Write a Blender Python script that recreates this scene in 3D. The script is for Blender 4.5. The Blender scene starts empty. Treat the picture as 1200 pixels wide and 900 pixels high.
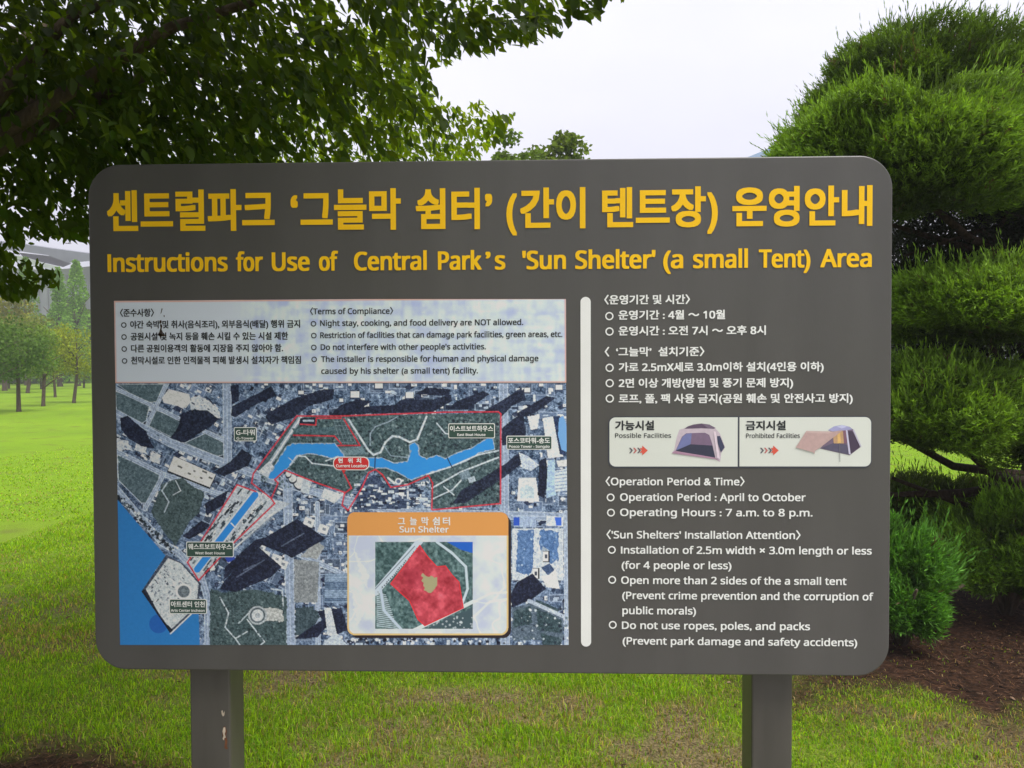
import bpy, math, random
import numpy as np
from mathutils import Vector

rng = np.random.default_rng(7)
random.seed(7)
S = bpy.context.scene
COL = S.collection
R = math.radians

# ------------------------------------------------------------------ camera
FPX = 880.0                                   # focal length in pixels of the 1200 x 900 photograph
CAM = np.array([0.1142, -1.6833, 1.5])
YAW, PITCH, ROLL = -0.0312, -0.0222, -0.0036
_f = np.array([math.sin(YAW) * math.cos(PITCH), math.cos(YAW) * math.cos(PITCH), math.sin(PITCH)])
_r = np.array([math.cos(YAW), -math.sin(YAW), 0.0])
_u = np.cross(_r, _f)
RIGHT = _r * math.cos(ROLL) + _u * math.sin(ROLL)
UP = _u * math.cos(ROLL) - _r * math.sin(ROLL)
FWD = _f
cam_data = bpy.data.cameras.new('camera')
cam = bpy.data.objects.new('camera', cam_data)
COL.objects.link(cam)
from mathutils import Matrix
cam.matrix_world = Matrix(((RIGHT[0], UP[0], -FWD[0], CAM[0]), (RIGHT[1], UP[1], -FWD[1], CAM[1]),
                           (RIGHT[2], UP[2], -FWD[2], CAM[2]), (0, 0, 0, 1)))
cam_data.sensor_width = 36.0
cam_data.lens = FPX / 1200.0 * 36.0
cam_data.clip_start = 0.05
cam_data.clip_end = 3000
S.camera = cam

# ------------------------------------------------------------------ sky, sun, exposure
SUN_EL, SUN_AZ = R(62), R(128)                # high and soft, from the front right of the board
w = bpy.data.worlds.new('World')
S.world = w
w.use_nodes = True
nt = w.node_tree
bg = nt.nodes['Background']
sky = nt.nodes.new('ShaderNodeTexSky')
sky.sky_type = 'NISHITA'
sky.sun_disc = False
sky.sun_elevation = SUN_EL
sky.sun_rotation = SUN_AZ
sky.dust_density = 2.5
mixn = nt.nodes.new('ShaderNodeMix')
mixn.data_type = 'RGBA'
tc = nt.nodes.new('ShaderNodeTexCoord')
nz = nt.nodes.new('ShaderNodeTexNoise')
nz.inputs['Scale'].default_value = 1.7
nz.inputs['Detail'].default_value = 5
mp = nt.nodes.new('ShaderNodeMapping')
mp.inputs['Scale'].default_value = (1, 1, 2.6)
nt.links.new(tc.outputs['Generated'], mp.inputs['Vector'])
nt.links.new(mp.outputs['Vector'], nz.inputs['Vector'])
cr = nt.nodes.new('ShaderNodeValToRGB')
cr.color_ramp.elements[0].position = 0.3
cr.color_ramp.elements[0].color = (5.0, 5.0, 5.9, 1)
cr.color_ramp.elements[1].position = 0.7
cr.color_ramp.elements[1].color = (6.2, 6.1, 6.7, 1)
nt.links.new(nz.outputs['Fac'], cr.inputs['Fac'])
mixn.inputs['Factor'].default_value = 0.88
nt.links.new(sky.outputs['Color'], mixn.inputs['A'])
nt.links.new(cr.outputs['Color'], mixn.inputs['B'])
nt.links.new(mixn.outputs['Result'], bg.inputs['Color'])
bg.inputs['Strength'].default_value = 0.075

sd = bpy.data.lights.new('sun', 'SUN')
sd.energy = 1.5
sd.angle = R(22)
sd.color = (1.0, 0.96, 0.88)
so = bpy.data.objects.new('sun', sd)
COL.objects.link(so)
_sd = Vector((math.sin(SUN_AZ) * math.cos(SUN_EL), math.cos(SUN_AZ) * math.cos(SUN_EL), math.sin(SUN_EL)))
so.rotation_euler = _sd.to_track_quat('Z', 'Y').to_euler()

S.view_settings.view_transform = 'Standard'
S.view_settings.look = 'None'
S.view_settings.gamma = 1.0
S.view_settings.exposure = 1.72
S.cycles.max_bounces = 8
S.cycles.transparent_max_bounces = 8
S.cycles.volume_bounces = 0
S.cycles.use_denoising = True

# ------------------------------------------------------------------ helpers
def ray(px, py):
    return FWD + RIGHT * ((px - 600) / FPX) + UP * ((450 - py) / FPX)

def at(px, py, Y):
    """World point seen at photo pixel (px, py) whose world y is Y."""
    d = ray(px, py)
    return CAM + d * ((Y - CAM[1]) / d[1])

def ground_at(px, py, z=0.0):
    d = ray(px, py)
    return CAM + d * ((z - CAM[2]) / d[2])

def project(P):
    d = np.asarray(P) - CAM
    z = d @ FWD
    zz = np.where(np.abs(z) < 1e-6, 1e-6, z)
    return 600 + FPX * (d @ RIGHT) / zz, 450 - FPX * (d @ UP) / zz, z

def plane(px, py):
    p = at(px, py, 0.0)
    return p[0], p[2]

def plane_np(px, py):
    d = FWD[None] + RIGHT[None] * ((px - 600) / FPX)[:, None] + UP[None] * ((450 - py) / FPX)[:, None]
    t = -CAM[1] / d[:, 1]
    return CAM[0] + d[:, 0] * t, CAM[2] + d[:, 2] * t

def lin(c):
    c = np.asarray(c, float) / 255.0
    return np.where(c <= 0.04045, c / 12.92, ((c + 0.055) / 1.055) ** 2.4)

def link(o, parent=None):
    COL.objects.link(o)
    if parent is not None:
        o.parent = parent
    return o

def tag(o, label=None, cat=None, group=None, kind=None):
    if label: o['label'] = label
    if cat: o['category'] = cat
    if group: o['group'] = group
    if kind: o['kind'] = kind
    return o

def empty(name, loc, label, cat, group=None):
    o = bpy.data.objects.new(name, None)
    o.empty_display_size = 0.2
    o.location = loc
    link(o)
    return tag(o, label, cat, group)

class MB:
    """Collects vertices and faces (world coordinates) of one mesh with material slots."""
    def __init__(self):
        self.v = []; self.f = []; self.m = []
    def add(self, vs, fs, mi=0):
        b = len(self.v)
        self.v += [tuple(map(float, x)) for x in vs]
        for f in fs:
            self.f.append([b + i for i in f]); self.m.append(mi)
    def box(self, x0, x1, y0, y1, z0, z1, mi=0):
        self.add([(x0,y0,z0),(x1,y0,z0),(x1,y1,z0),(x0,y1,z0),(x0,y0,z1),(x1,y0,z1),(x1,y1,z1),(x0,y1,z1)],
                 [(0,3,2,1),(4,5,6,7),(0,1,5,4),(1,2,6,5),(2,3,7,6),(3,0,4,7)], mi)
    def prism_y(self, poly, y0, y1, mi=0):
        """poly of (x, z) extruded from y0 (front) to y1 (back)."""
        n = len(poly)
        self.add([(x, y0, z) for x, z in poly] + [(x, y1, z) for x, z in poly],
                 [tuple(range(n)), tuple(range(2*n-1, n-1, -1))] + [(i, n+i, n+(i+1) % n, (i+1) % n) for i in range(n)], mi)
    def flat_y(self, poly, y, mi=0):
        self.add([(x, y, z) for x, z in poly], [tuple(range(len(poly)))], mi)
    def tube(self, pts, rad, seg=8, mi=0, jit=0.0):
        pts = [np.array(p, float) for p in pts]
        n = len(pts); b = []
        vs = []; fs = []
        prev = None
        for i, p in enumerate(pts):
            t = pts[min(i+1, n-1)] - pts[max(i-1, 0)]
            t = t / (np.linalg.norm(t) + 1e-9)
            a = np.array([0, 0, 1.0]) if abs(t[2]) < 0.9 else np.array([1.0, 0, 0])
            if prev is not None: a = prev
            u = a - t * (a @ t); u /= np.linalg.norm(u) + 1e-9
            prev = u
            v = np.cross(t, u)
            for k in range(seg):
                an = 2 * math.pi * k / seg
                rr = rad[i] * (1 + jit * random.uniform(-1, 1))
                vs.append(p + (u * math.cos(an) + v * math.sin(an)) * rr)
        for i in range(n - 1):
            for k in range(seg):
                k2 = (k + 1) % seg
                fs.append((i*seg+k, i*seg+k2, (i+1)*seg+k2, (i+1)*seg+k))
        fs.append(tuple(range(seg-1, -1, -1))); fs.append(tuple((n-1)*seg + k for k in range(seg)))
        self.add(vs, fs, mi)
    def build(self, name, mats, parent=None, smooth=False, bevel=0):
        me = bpy.data.meshes.new(name)
        off = np.array(parent.matrix_basis.translation) if parent is not None else np.zeros(3)
        q = parent
        while q is not None and q.parent is not None:
            q = q.parent; off = off + np.array(q.matrix_basis.translation)
        me.from_pydata([tuple(np.array(x) - off) for x in self.v], [], self.f)
        mats = mats if isinstance(mats, (list, tuple)) else [mats]
        for m in mats: me.materials.append(m)
        me.polygons.foreach_set('material_index', self.m)
        if smooth: me.polygons.foreach_set('use_smooth', [True] * len(self.f))
        me.update()
        o = bpy.data.objects.new(name, me)
        link(o, parent)
        if bevel:
            b = o.modifiers.new('bevel', 'BEVEL'); b.width = bevel; b.segments = 2; b.limit_method = 'ANGLE'
        return o

def np_mesh(name, V, nper, faces_local, mat, colors=None, parent=None, smooth=False):
    """V (N*nper, 3); faces_local quads / tris of one element repeated N times; colors (N*nper, 3) linear."""
    N = len(V) // nper
    me = bpy.data.meshes.new(name)
    fl = [np.array(f) for f in faces_local]
    sizes = np.array([len(f) for f in fl])
    flat = np.concatenate(fl)
    loops = (np.arange(N)[:, None] * nper + flat[None]).ravel()
    tot = np.tile(sizes, N)
    starts = np.concatenate([[0], np.cumsum(tot)[:-1]])
    me.vertices.add(len(V)); me.vertices.foreach_set('co', np.asarray(V, np.float32).ravel())
    me.loops.add(len(loops)); me.loops.foreach_set('vertex_index', loops.astype(np.int32))
    me.polygons.add(len(tot)); me.polygons.foreach_set('loop_start', starts.astype(np.int32))
    me.update(calc_edges=True)
    if smooth: me.polygons.foreach_set('use_smooth', np.ones(len(tot), bool))
    if colors is not None:
        at_ = me.color_attributes.new('paint', 'FLOAT_COLOR', 'POINT')
        c4 = np.ones((len(V), 4), np.float32); c4[:, :3] = colors
        at_.data.foreach_set('color', c4.ravel())
    me.materials.append(mat)
    o = bpy.data.objects.new(name, me)
    return link(o, parent)

def norm(a):
    return a / (np.linalg.norm(a, axis=-1, keepdims=True) + 1e-9)

def rand_dir(n):
    return norm(rng.normal(size=(n, 3)))

# value noise -----------------------------------------------------------
_G = np.random.default_rng(3).random((256, 256))
def vnoise(x, y):
    xi = np.floor(x).astype(int); yi = np.floor(y).astype(int)
    fx = x - xi; fy = y - yi
    fx = fx * fx * (3 - 2 * fx); fy = fy * fy * (3 - 2 * fy)
    g = lambda a, b: _G[a % 256, b % 256]
    return (g(xi, yi) * (1-fx) + g(xi+1, yi) * fx) * (1-fy) + (g(xi, yi+1) * (1-fx) + g(xi+1, yi+1) * fx) * fy
def fbm(x, y, o=4):
    s = 0; a = 0.5; t = 0
    for k in range(o):
        s = s + a * vnoise(x * 2**k + 17.3*k, y * 2**k + 5.1*k); t += a; a *= 0.5
    return s / t

# ------------------------------------------------------------------ materials
def mat_basic(name, col, rough=0.5, var=0.0, scale=6.0, bump=0.0, bscale=60.0, spec=0.5, metallic=0.0, detail=6, stretch=None):
    m = bpy.data.materials.new(name); m.use_nodes = True
    n = m.node_tree.nodes; l = m.node_tree.links
    p = n['Principled BSDF']
    p.inputs['Base Color'].default_value = (*col, 1)
    p.inputs['Roughness'].default_value = rough
    p.inputs['Specular IOR Level'].default_value = spec
    p.inputs['Metallic'].default_value = metallic
    if var or bump:
        t = n.new('ShaderNodeTexCoord'); mpn = n.new('ShaderNodeMapping')
        l.new(t.outputs['Object'], mpn.inputs['Vector'])
        if stretch: mpn.inputs['Scale'].default_value = stretch
    if var:
        z = n.new('ShaderNodeTexNoise'); z.inputs['Scale'].default_value = scale; z.inputs['Detail'].default_value = detail
        l.new(mpn.outputs['Vector'], z.inputs['Vector'])
        r = n.new('ShaderNodeValToRGB')
        r.color_ramp.elements[0].position = 0.25; r.color_ramp.elements[1].position = 0.75
        r.color_ramp.elements[0].color = (*[max(0, c * (1 - var)) for c in col], 1)
        r.color_ramp.elements[1].color = (*[min(1, c * (1 + var)) for c in col], 1)
        l.new(z.outputs['Fac'], r.inputs['Fac']); l.new(r.outputs['Color'], p.inputs['Base Color'])
    if bump:
        z2 = n.new('ShaderNodeTexNoise'); z2.inputs['Scale'].default_value = bscale; z2.inputs['Detail'].default_value = 8
        l.new(mpn.outputs['Vector'], z2.inputs['Vector'])
        b = n.new('ShaderNodeBump'); b.inputs['Strength'].default_value = bump; b.inputs['Distance'].default_value = 0.02
        l.new(z2.outputs['Fac'], b.inputs['Height']); l.new(b.outputs['Normal'], p.inputs['Normal'])
    return m

def mat_attr(name, rough=0.5, spec=0.4, transl=0.0, tcol=(1, 1, 1), back=None):
    """Colour from the 'paint' attribute (print or leaf colour); optional light passing through leaves."""
    m = bpy.data.materials.new(name); m.use_nodes = True
    n = m.node_tree.nodes; l = m.node_tree.links
    p = n['Principled BSDF']
    a = n.new('ShaderNodeAttribute'); a.attribute_name = 'paint'
    l.new(a.outputs['Color'], p.inputs['Base Color'])
    p.inputs['Roughness'].default_value = rough
    p.inputs['Specular IOR Level'].default_value = spec
    if transl:
        tr = n.new('ShaderNodeBsdfTranslucent')
        mul = n.new('ShaderNodeMix'); mul.data_type = 'RGBA'; mul.blend_type = 'MULTIPLY'; mul.inputs['Factor'].default_value = 1
        mul.inputs['B'].default_value = (*tcol, 1)
        l.new(a.outputs['Color'], mul.inputs['A']); l.new(mul.outputs['Result'], tr.inputs['Color'])
        mx = n.new('ShaderNodeMixShader'); mx.inputs['Fac'].default_value = transl
        l.new(p.outputs['BSDF'], mx.inputs[1]); l.new(tr.outputs['BSDF'], mx.inputs[2])
        l.new(mx.outputs['Shader'], n['Material Output'].inputs['Surface'])
    return m

M = {}
M['board'] = mat_basic('board_paint', (0.085, 0.081, 0.0755), 0.40, 0.14, 4.0, 0.03, 220, 0.5, stretch=(2.2, 1, 0.3))
M['post'] = mat_basic('post_paint', (0.085, 0.078, 0.066), 0.38, 0.25, 5.0, 0.03, 160, 0.5, stretch=(3, 3, 0.6))
M['yellow'] = mat_basic('yellow_vinyl', (1.0, 0.575, 0.006), 0.55, 0.05, 9, spec=.3)
M['white'] = mat_basic('white_vinyl', (0.88, 0.89, 0.86), 0.5, 0.04, 9, spec=.3)
M['black'] = mat_basic('black_vinyl', (0.02, 0.022, 0.028), 0.4, 0.1, 9)
M['navy'] = mat_basic('navy_vinyl', (0.05, 0.055, 0.075), 0.4, 0.1, 9)
M['red'] = mat_basic('red_vinyl', (0.70, 0.03, 0.035), 0.4, 0.05, 9)
M['orange'] = mat_basic('orange_vinyl', (0.80, 0.34, 0.11), 0.4, 0.05, 9)
M['green_plate'] = mat_basic('green_plate', (0.035, 0.085, 0.065), 0.4, 0.1, 9)
M['print'] = mat_attr('printed_vinyl', 0.38, 0.45)
M['rust'] = mat_basic('rust', (0.16, 0.06, 0.025), 0.9, 0.5, 60)
M['bare'] = mat_basic('bare_primer', (0.62, 0.52, 0.40), 0.8, 0.2, 60)
M['stain'] = mat_basic('dried_stain', (0.045, 0.028, 0.018), 0.8, 0.5, 200)
M['bark'] = mat_basic('bark', (0.10, 0.075, 0.055), 0.9, 0.45, 9, 0.8, 30, 0.2, stretch=(3, 3, 0.7))
M['juniper_bark'] = mat_basic('juniper_bark', (0.045, 0.030, 0.022), 0.9, 0.5, 12, 0.8, 40, 0.2, stretch=(4, 4, 0.6))
M['leaf'] = mat_attr('broad_leaf', 0.5, 0.22, 0.55, (3.6, 3.2, 0.5))
M['juniper'] = mat_attr('juniper_foliage', 0.6, 0.25, 0.3, (1.4, 1.4, 0.5))
M['far_leaf'] = mat_attr('far_foliage', 0.7, 0.2, 0.3, (1.4, 1.4, 0.6))
M['grass'] = mat_attr('grass_blade', 0.5, 0.3, 0.48, (1.9, 1.8, 0.55))
M['litter'] = mat_attr('dry_litter', 0.8, 0.2)

# ------------------------------------------------------------------ ground
def soil_mask(x, y):
    """Where the turf is worn away: under the junipers on the right and at the foot of the broadleaf tree."""
    n = fbm(x * 2.3 + 31, y * 2.3 + 11, 4) - 0.5
    n2 = fbm(x * 9 + 3, y * 9 + 7, 3) - 0.5
    d1 = np.hypot((x - 2.65) / 1.62, (y - 2.55) / 1.2) - 1
    d2 = np.hypot((x + 1.68) / 0.52, (y - 0.96) / 0.21) - 1
    d = np.minimum(d1, d2 * 0.8) + n * 0.7 + n2 * 0.28
    return np.clip(0.5 - d * 1.7, 0, 1)

def worn_mask(x, y):
    """Thin straw-coloured turf near the path, fading out across the lawn."""
    n = fbm(x * 1.7 + 200, y * 2.6 + 33, 4) * .65 + fbm(x * 6 + 2, y * 8 + 71, 3) * .35
    return np.clip((n - .46) * 6, 0, 1) * np.clip(1.25 - (y - 1.2) / 3.2, 0.06, 1)

def ground_z(x, y):
    near = 0.03 * (fbm(x * 0.9 + 50, y * 0.9 + 20, 3) - 0.5)
    far = 0.22 * (fbm(x * 0.06 + 9, y * 0.06 + 2, 2) - 0.5) * np.clip((np.hypot(x, y) - 6) / 25, 0, 1)
    return near + far

def axis(lo, hi, step, far):
    a = list(np.arange(lo, hi + 1e-6, step)); s = step
    while a[-1] < far: s *= 1.22; a.append(a[-1] + s)
    s = step; b = []
    x = lo
    while x > -far: s *= 1.22; x -= s; b.append(x)
    return np.array(b[::-1] + a)

gx = axis(-5, 6, 0.045, 520); gy = axis(-1.5, 9, 0.045, 520)
GX, GY = np.meshgrid(gx, gy)
GZ = ground_z(GX, GY)
sm = soil_mask(GX, GY)
GZ = GZ - 0.02 * sm + 0.012 * sm * (fbm(GX * 22, GY * 22, 3) - 0.5)
me = bpy.data.meshes.new('ground')
ny, nx = GX.shape
idx = np.arange(nx * ny).reshape(ny, nx)
Q = np.stack([idx[:-1, :-1], idx[:-1, 1:], idx[1:, 1:], idx[1:, :-1]], -1).reshape(-1, 4)
me.vertices.add(nx * ny); me.vertices.foreach_set('co', np.stack([GX, GY, GZ], -1).astype(np.float32).ravel())
me.loops.add(Q.size); me.loops.foreach_set('vertex_index', Q.ravel().astype(np.int32))
me.polygons.add(len(Q)); me.polygons.foreach_set('loop_start', (np.arange(len(Q)) * 4).astype(np.int32))
me.update(calc_edges=True)
me.polygons.foreach_set('use_smooth', np.ones(len(Q), bool))
ca = me.color_attributes.new('soil', 'FLOAT_COLOR', 'POINT')
c4 = np.ones((nx * ny, 4), np.float32); c4[:, :3] = sm.reshape(-1, 1); c4[:, 1] = worn_mask(GX, GY).ravel(); c4[:, 2] = np.clip(1.6 - np.hypot(GX, GY) / 5.5, 0, 1).ravel()
ca.data.foreach_set('color', c4.ravel())
gm = bpy.data.materials.new('lawn'); gm.use_nodes = True
n = gm.node_tree.nodes; l = gm.node_tree.links; p = n['Principled BSDF']
t = n.new('ShaderNodeTexCoord')
def noise_ramp(scale, c0, c1, p0=0.3, p1=0.7, detail=8):
    z = n.new('ShaderNodeTexNoise'); z.inputs['Scale'].default_value = scale; z.inputs['Detail'].default_value = detail
    l.new(t.outputs['Object'], z.inputs['Vector'])
    r = n.new('ShaderNodeValToRGB')
    r.color_ramp.elements[0].position = p0; r.color_ramp.elements[1].position = p1
    r.color_ramp.elements[0].color = (*c0, 1); r.color_ramp.elements[1].color = (*c1, 1)
    l.new(z.outputs['Fac'], r.inputs['Fac'])
    return r.outputs['Color']
def mixc(a, b, fac, mode='MIX'):
    x = n.new('ShaderNodeMix'); x.data_type = 'RGBA'; x.blend_type = mode
    l.new(a, x.inputs['A']); l.new(b, x.inputs['B'])
    if isinstance(fac, float): x.inputs['Factor'].default_value = fac
    else: l.new(fac, x.inputs['Factor'])
    return x.outputs['Result']
turf = noise_ramp(0.35, (0.140, 0.300, 0.006), (0.235, 0.410, 0.010))
fine = noise_ramp(45, (0.085, 0.140, 0.010), (0.27, 0.34, 0.03), 0.3, 0.75)
thatch = noise_ramp(2.2, (0, 0, 0), (1, 1, 1), 0.55, 0.72)
turf2 = mixc(turf, fine, 0.4)
brown = noise_ramp(60, (0.05, 0.04, 0.015), (0.20, 0.15, 0.07))
tfac = n.new('ShaderNodeMath'); tfac.operation = 'MULTIPLY'; tfac.inputs[1].default_value = 0.6
l.new(thatch, tfac.inputs[0])
turf3 = mixc(turf2, brown, tfac.outputs[0])
soilc = noise_ramp(30, (0.010, 0.006, 0.004), (0.062, 0.031, 0.018), 0.3, 0.72)
sa = n.new('ShaderNodeAttribute'); sa.attribute_name = 'soil'
sep = n.new('ShaderNodeSeparateColor'); l.new(sa.outputs['Color'], sep.inputs['Color'])
straw = noise_ramp(90, (0.035, 0.025, 0.014), (0.30, 0.215, 0.125), 0.32, 0.72)
wf = n.new('ShaderNodeMath'); wf.operation = 'MULTIPLY'; wf.inputs[1].default_value = .85; l.new(sep.outputs['Green'], wf.inputs[0])
under = noise_ramp(70, (0.045, 0.065, 0.009), (0.200, 0.245, 0.035), 0.3, 0.7)      # what shows between the modelled blades
uf = n.new('ShaderNodeMath'); uf.operation = 'MULTIPLY'; uf.inputs[1].default_value = .8; l.new(sep.outputs['Blue'], uf.inputs[0])
turf3 = mixc(turf3, under, uf.outputs[0])
turf4 = mixc(turf3, straw, wf.outputs[0])
final = mixc(turf4, soilc, sep.outputs['Red'])
l.new(final, p.inputs['Base Color'])
p.inputs['Roughness'].default_value = 0.95; p.inputs['Specular IOR Level'].default_value = 0.1
bn = n.new('ShaderNodeTexNoise'); bn.inputs['Scale'].default_value = 70; bn.inputs['Detail'].default_value = 8
l.new(t.outputs['Object'], bn.inputs['Vector'])
bp = n.new('ShaderNodeBump'); bp.inputs['Strength'].default_value = 0.7; bp.inputs['Distance'].default_value = 0.02
l.new(bn.outputs['Fac'], bp.inputs['Height']); l.new(bp.outputs['Normal'], p.inputs['Normal'])
me.materials.append(gm)
ground = link(bpy.data.objects.new('ground', me))
tag(ground, kind='structure')

# paved path added out of view to bounce neutral light onto the board
pm_ = bpy.data.materials.new('added_paving'); pm_.use_nodes = True
n = pm_.node_tree.nodes; l = pm_.node_tree.links; p = n['Principled BSDF']
t = n.new('ShaderNodeTexCoord')
bk = n.new('ShaderNodeTexBrick'); bk.inputs['Scale'].default_value = 4.5; bk.inputs['Mortar Size'].default_value = 0.012
bk.inputs['Color1'].default_value = (.36, .335, .315, 1); bk.inputs['Color2'].default_value = (.30, .28, .265, 1); bk.inputs['Mortar'].default_value = (.15, .14, .13, 1)
l.new(t.outputs['Object'], bk.inputs['Vector']); l.new(bk.outputs['Color'], p.inputs['Base Color'])
p.inputs['Roughness'].default_value = .85
b = MB(); b.box(-60, 60, -7.0, -0.75, -.1, .045)
tag(b.build('added_path', pm_), kind='structure')
b = MB(); b.box(-60, 60, -0.748, -0.62, -.1, .075)
tag(b.build('kerb', mat_basic('kerb_stone', (.34, .33, .32), .85, .15, 8)), kind='structure')

# ------------------------------------------------------------------ information sign
W2, H2, ZC = 0.9, 0.5772, CAM[2] - 0.1147
sign = empty('information_sign', (0, 0, 0), 'wide dark grey park notice board with yellow Korean title on two square posts', 'sign')

def rrect(x0, x1, z0, z1, r, seg=12):
    out = []
    for cx, cz, a0 in ((x1-r, z1-r, 0), (x0+r, z1-r, 90), (x0+r, z0+r, 180), (x1-r, z0+r, 270)):
        for k in range(seg + 1):
            a = R(a0 + 90 * k / seg)
            out.append((cx + r * math.cos(a), cz + r * math.sin(a)))
    return out

b = MB(); b.prism_y(rrect(-W2, W2, ZC - H2, ZC + H2, 0.072, 16)[::-1], 0, 0.032)
board = b.build('board', M['board'], sign, bevel=0.003)
for px0, px1 in ((223.0, 270.0), (881.0, 928.5)):
    xa = at(px0, 850, 0.034)[0]; xb = at(px1, 850, 0.034)[0]
    b = MB()
    b.box(xa, xb, 0.0335, 0.118, -0.25, ZC + H2 - 0.08)
    po = b.build('post', M['post'], sign, bevel=0.004)
    b = MB()
    b.box(xa - 0.05, xb + 0.05, -0.015, 0.168, ground_z(np.array(xa), np.array(0.07)) - 0.06, float(ground_z(np.array(xa), np.array(0.07))) + 0.012)
    for sx in (-0.03, 0.03):
        for yy in (0.005, 0.148):
            xx = xa - 0.03 if sx < 0 else xb + 0.03
            b.tube([(xx, yy, 0.0), (xx, yy, 0.035)], [0.009, 0.009], 6)
    b.build('base_plate', M['post'], po, bevel=0.002)
    if px0 < 500:
        def chip(pts, y, name, mat):
            bb = MB(); bb.flat_y([(at(a, c, 0.0335)[0], at(a, c, 0.0335)[2]) for a, c in pts][::-1], y)
            return bb.build(name, mat, po)
        chip([(261.5,852),(264,851),(266,857),(265,862),(266.5,868),(266,875),(267.5,877),(265,878),(263,876),(264,868),(260.5,862)], 0.0331, 'rust_spot', M['rust'])
        chip([(262,852.5),(264,852),(264.5,857),(263.5,860),(264.8,864),(263,865),(262.5,867.5),(261,865.5),(262,862),(260.8,857)], 0.0328, 'paint_chip', M['bare'])
        chip([(259.5,833),(261,832),(261.5,836),(263.5,833),(263,838),(261.5,839.5),(260,837)], 0.0328, 'paint_chip', M['bare'])

# ---- lettering
def sans(t):
    """Latin letters and digits as plain grotesque forms; Hangul stays as it is."""
    o = ''
    for ch in t:
        if ch == 'I': o += ch                  # the plain upright stroke
        elif 'A' <= ch <= 'Z': o += chr(0x1D5A0 + ord(ch) - 65)
        elif 'a' <= ch <= 'z': o += chr(0x1D5BA + ord(ch) - 97)
        elif '0' <= ch <= '9': o += chr(0x1D7E2 + ord(ch) - 48)
        else: o += ch
    return o
def text_geo(body):
    c = bpy.data.curves.new('tmp', 'FONT'); c.body = sans(body); c.resolution_u = 4
    o = bpy.data.objects.new('tmp', c); COL.objects.link(o)
    dg = bpy.context.evaluated_depsgraph_get(); dg.update()
    ev = o.evaluated_get(dg); m = ev.to_mesh()
    V = np.array([v.co[:] for v in m.vertices]).reshape(-1, 3); F = [tuple(pp.vertices) for pp in m.polygons]
    ev.to_mesh_clear()
    bpy.data.objects.remove(o); bpy.data.curves.remove(c)
    return V, F
_ref = {}
def ref(ch):
    if ch not in _ref:
        V, _ = text_geo(ch); _ref[ch] = (V[:, 1].min(), V[:, 1].max())
    return _ref[ch]

def put_text(mb, body, x0, x1, base, h, y, mi=0, hangul=None, wt=(0.2, 0.15)):
    """Lettering whose ink spans photo pixels x0..x1, letters h px tall standing on base (at x0).
    wt thickens the strokes: the glyphs are laid down again, shifted by so many pixels, each layer a hair in front."""
    if hangul is None: hangul = any('\uac00' <= ch <= '\ud7a3' for ch in body)
    V, F = text_geo(body)
    lo, hi = ref('를' if hangul else 'H')
    X0, Z0 = plane(x0, base); X1, _ = plane(x1, base)
    s = (X1 - X0) / (x1 - x0)
    wx, wy = wt[0] * s, wt[1] * s
    X0 += wx; X1 -= wx; Z0 += wy; hh = h * s - 2 * wy
    a, c = V[:, 0].min(), V[:, 0].max()
    xs = X0 + (V[:, 0] - a) / (c - a) * (X1 - X0); zs = Z0 + (V[:, 1] - lo) / (hi - lo) * hh
    big = wt[0] > 0.6
    sh = [(0, 0), (-1, -1), (1, -1), (1, 1), (-1, 1)] + ([(0, 1), (0, -1), (1, 0), (-1, 0)] if big else [])
    for k, (i, j) in enumerate(sh):
        mb.add(np.stack([xs + i * wx, np.full_like(xs, y - k * 0.000015), zs + j * wy], -1), F, mi)

def ring(mb, cx, cy, r, y, wd=1.5, mi=0, seg=20):
    X, Z = plane(cx, cy); s = 0.00193
    vs = []; fs = []
    for k in range(seg):
        a = 2 * math.pi * k / seg
        vs.append((X + math.cos(a) * r * s, y, Z + math.sin(a) * r * s))
        vs.append((X + math.cos(a) * (r - wd) * s, y, Z + math.sin(a) * (r - wd) * s))
    for k in range(seg):
        k2 = (k + 1) % seg
        fs.append((2*k, 2*k+1, 2*k2+1, 2*k2))
    mb.add(vs, fs, mi)

def rowbase(p0, p1):
    return lambda x: p0[1] + (p1[1] - p0[1]) * (x - p0[0]) / (p1[0] - p0[0])
tb = rowbase((126, 271.5), (1022, 264.5))
b = MB()
for wd, x0, x1 in (('센트럴파크', 126, 322.3), ('‘', 341, 349.5), ('그늘막', 352.5, 470), ('쉼터', 487.5, 562.5), ('’', 568.5, 577), ('(', 593.5, 606),
                   ('간이', 609.5, 686), ('텐트장', 705.5, 827), (')', 828.5, 841), ('운영안내', 858, 1022)):
    put_text(b, wd, x0, x1, tb(x0), 46, -0.0012, hangul=True, wt=(1.4, 1.3))
b.build('title_lettering', M['yellow'], sign)
sb = rowbase((126, 319), (1021, 313))
b = MB()
for wd, x0, x1 in (('Instructions', 126.5, 267.2), ('for', 276.8, 308.5), ('Use', 318.8, 363.3), ('of', 374, 396.5), ('Central', 415, 500.3), ('Park', 513.3, 564.5),
                   ('’', 569, 575), ('s', 580, 592.3), ("'Sun", 612, 663.2), ("Shelter'", 674, 768), ('(a', 777, 800.5), ('small', 812, 876.3), ('Tent)', 889, 949.5), ('Area', 961, 1021.3)):
    put_text(b, wd, x0, x1, sb(x0), 21.6, -0.0012, hangul=False, wt=(0.95, 0.55))
b.build('subtitle_lettering', M['yellow'], sign)

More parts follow.
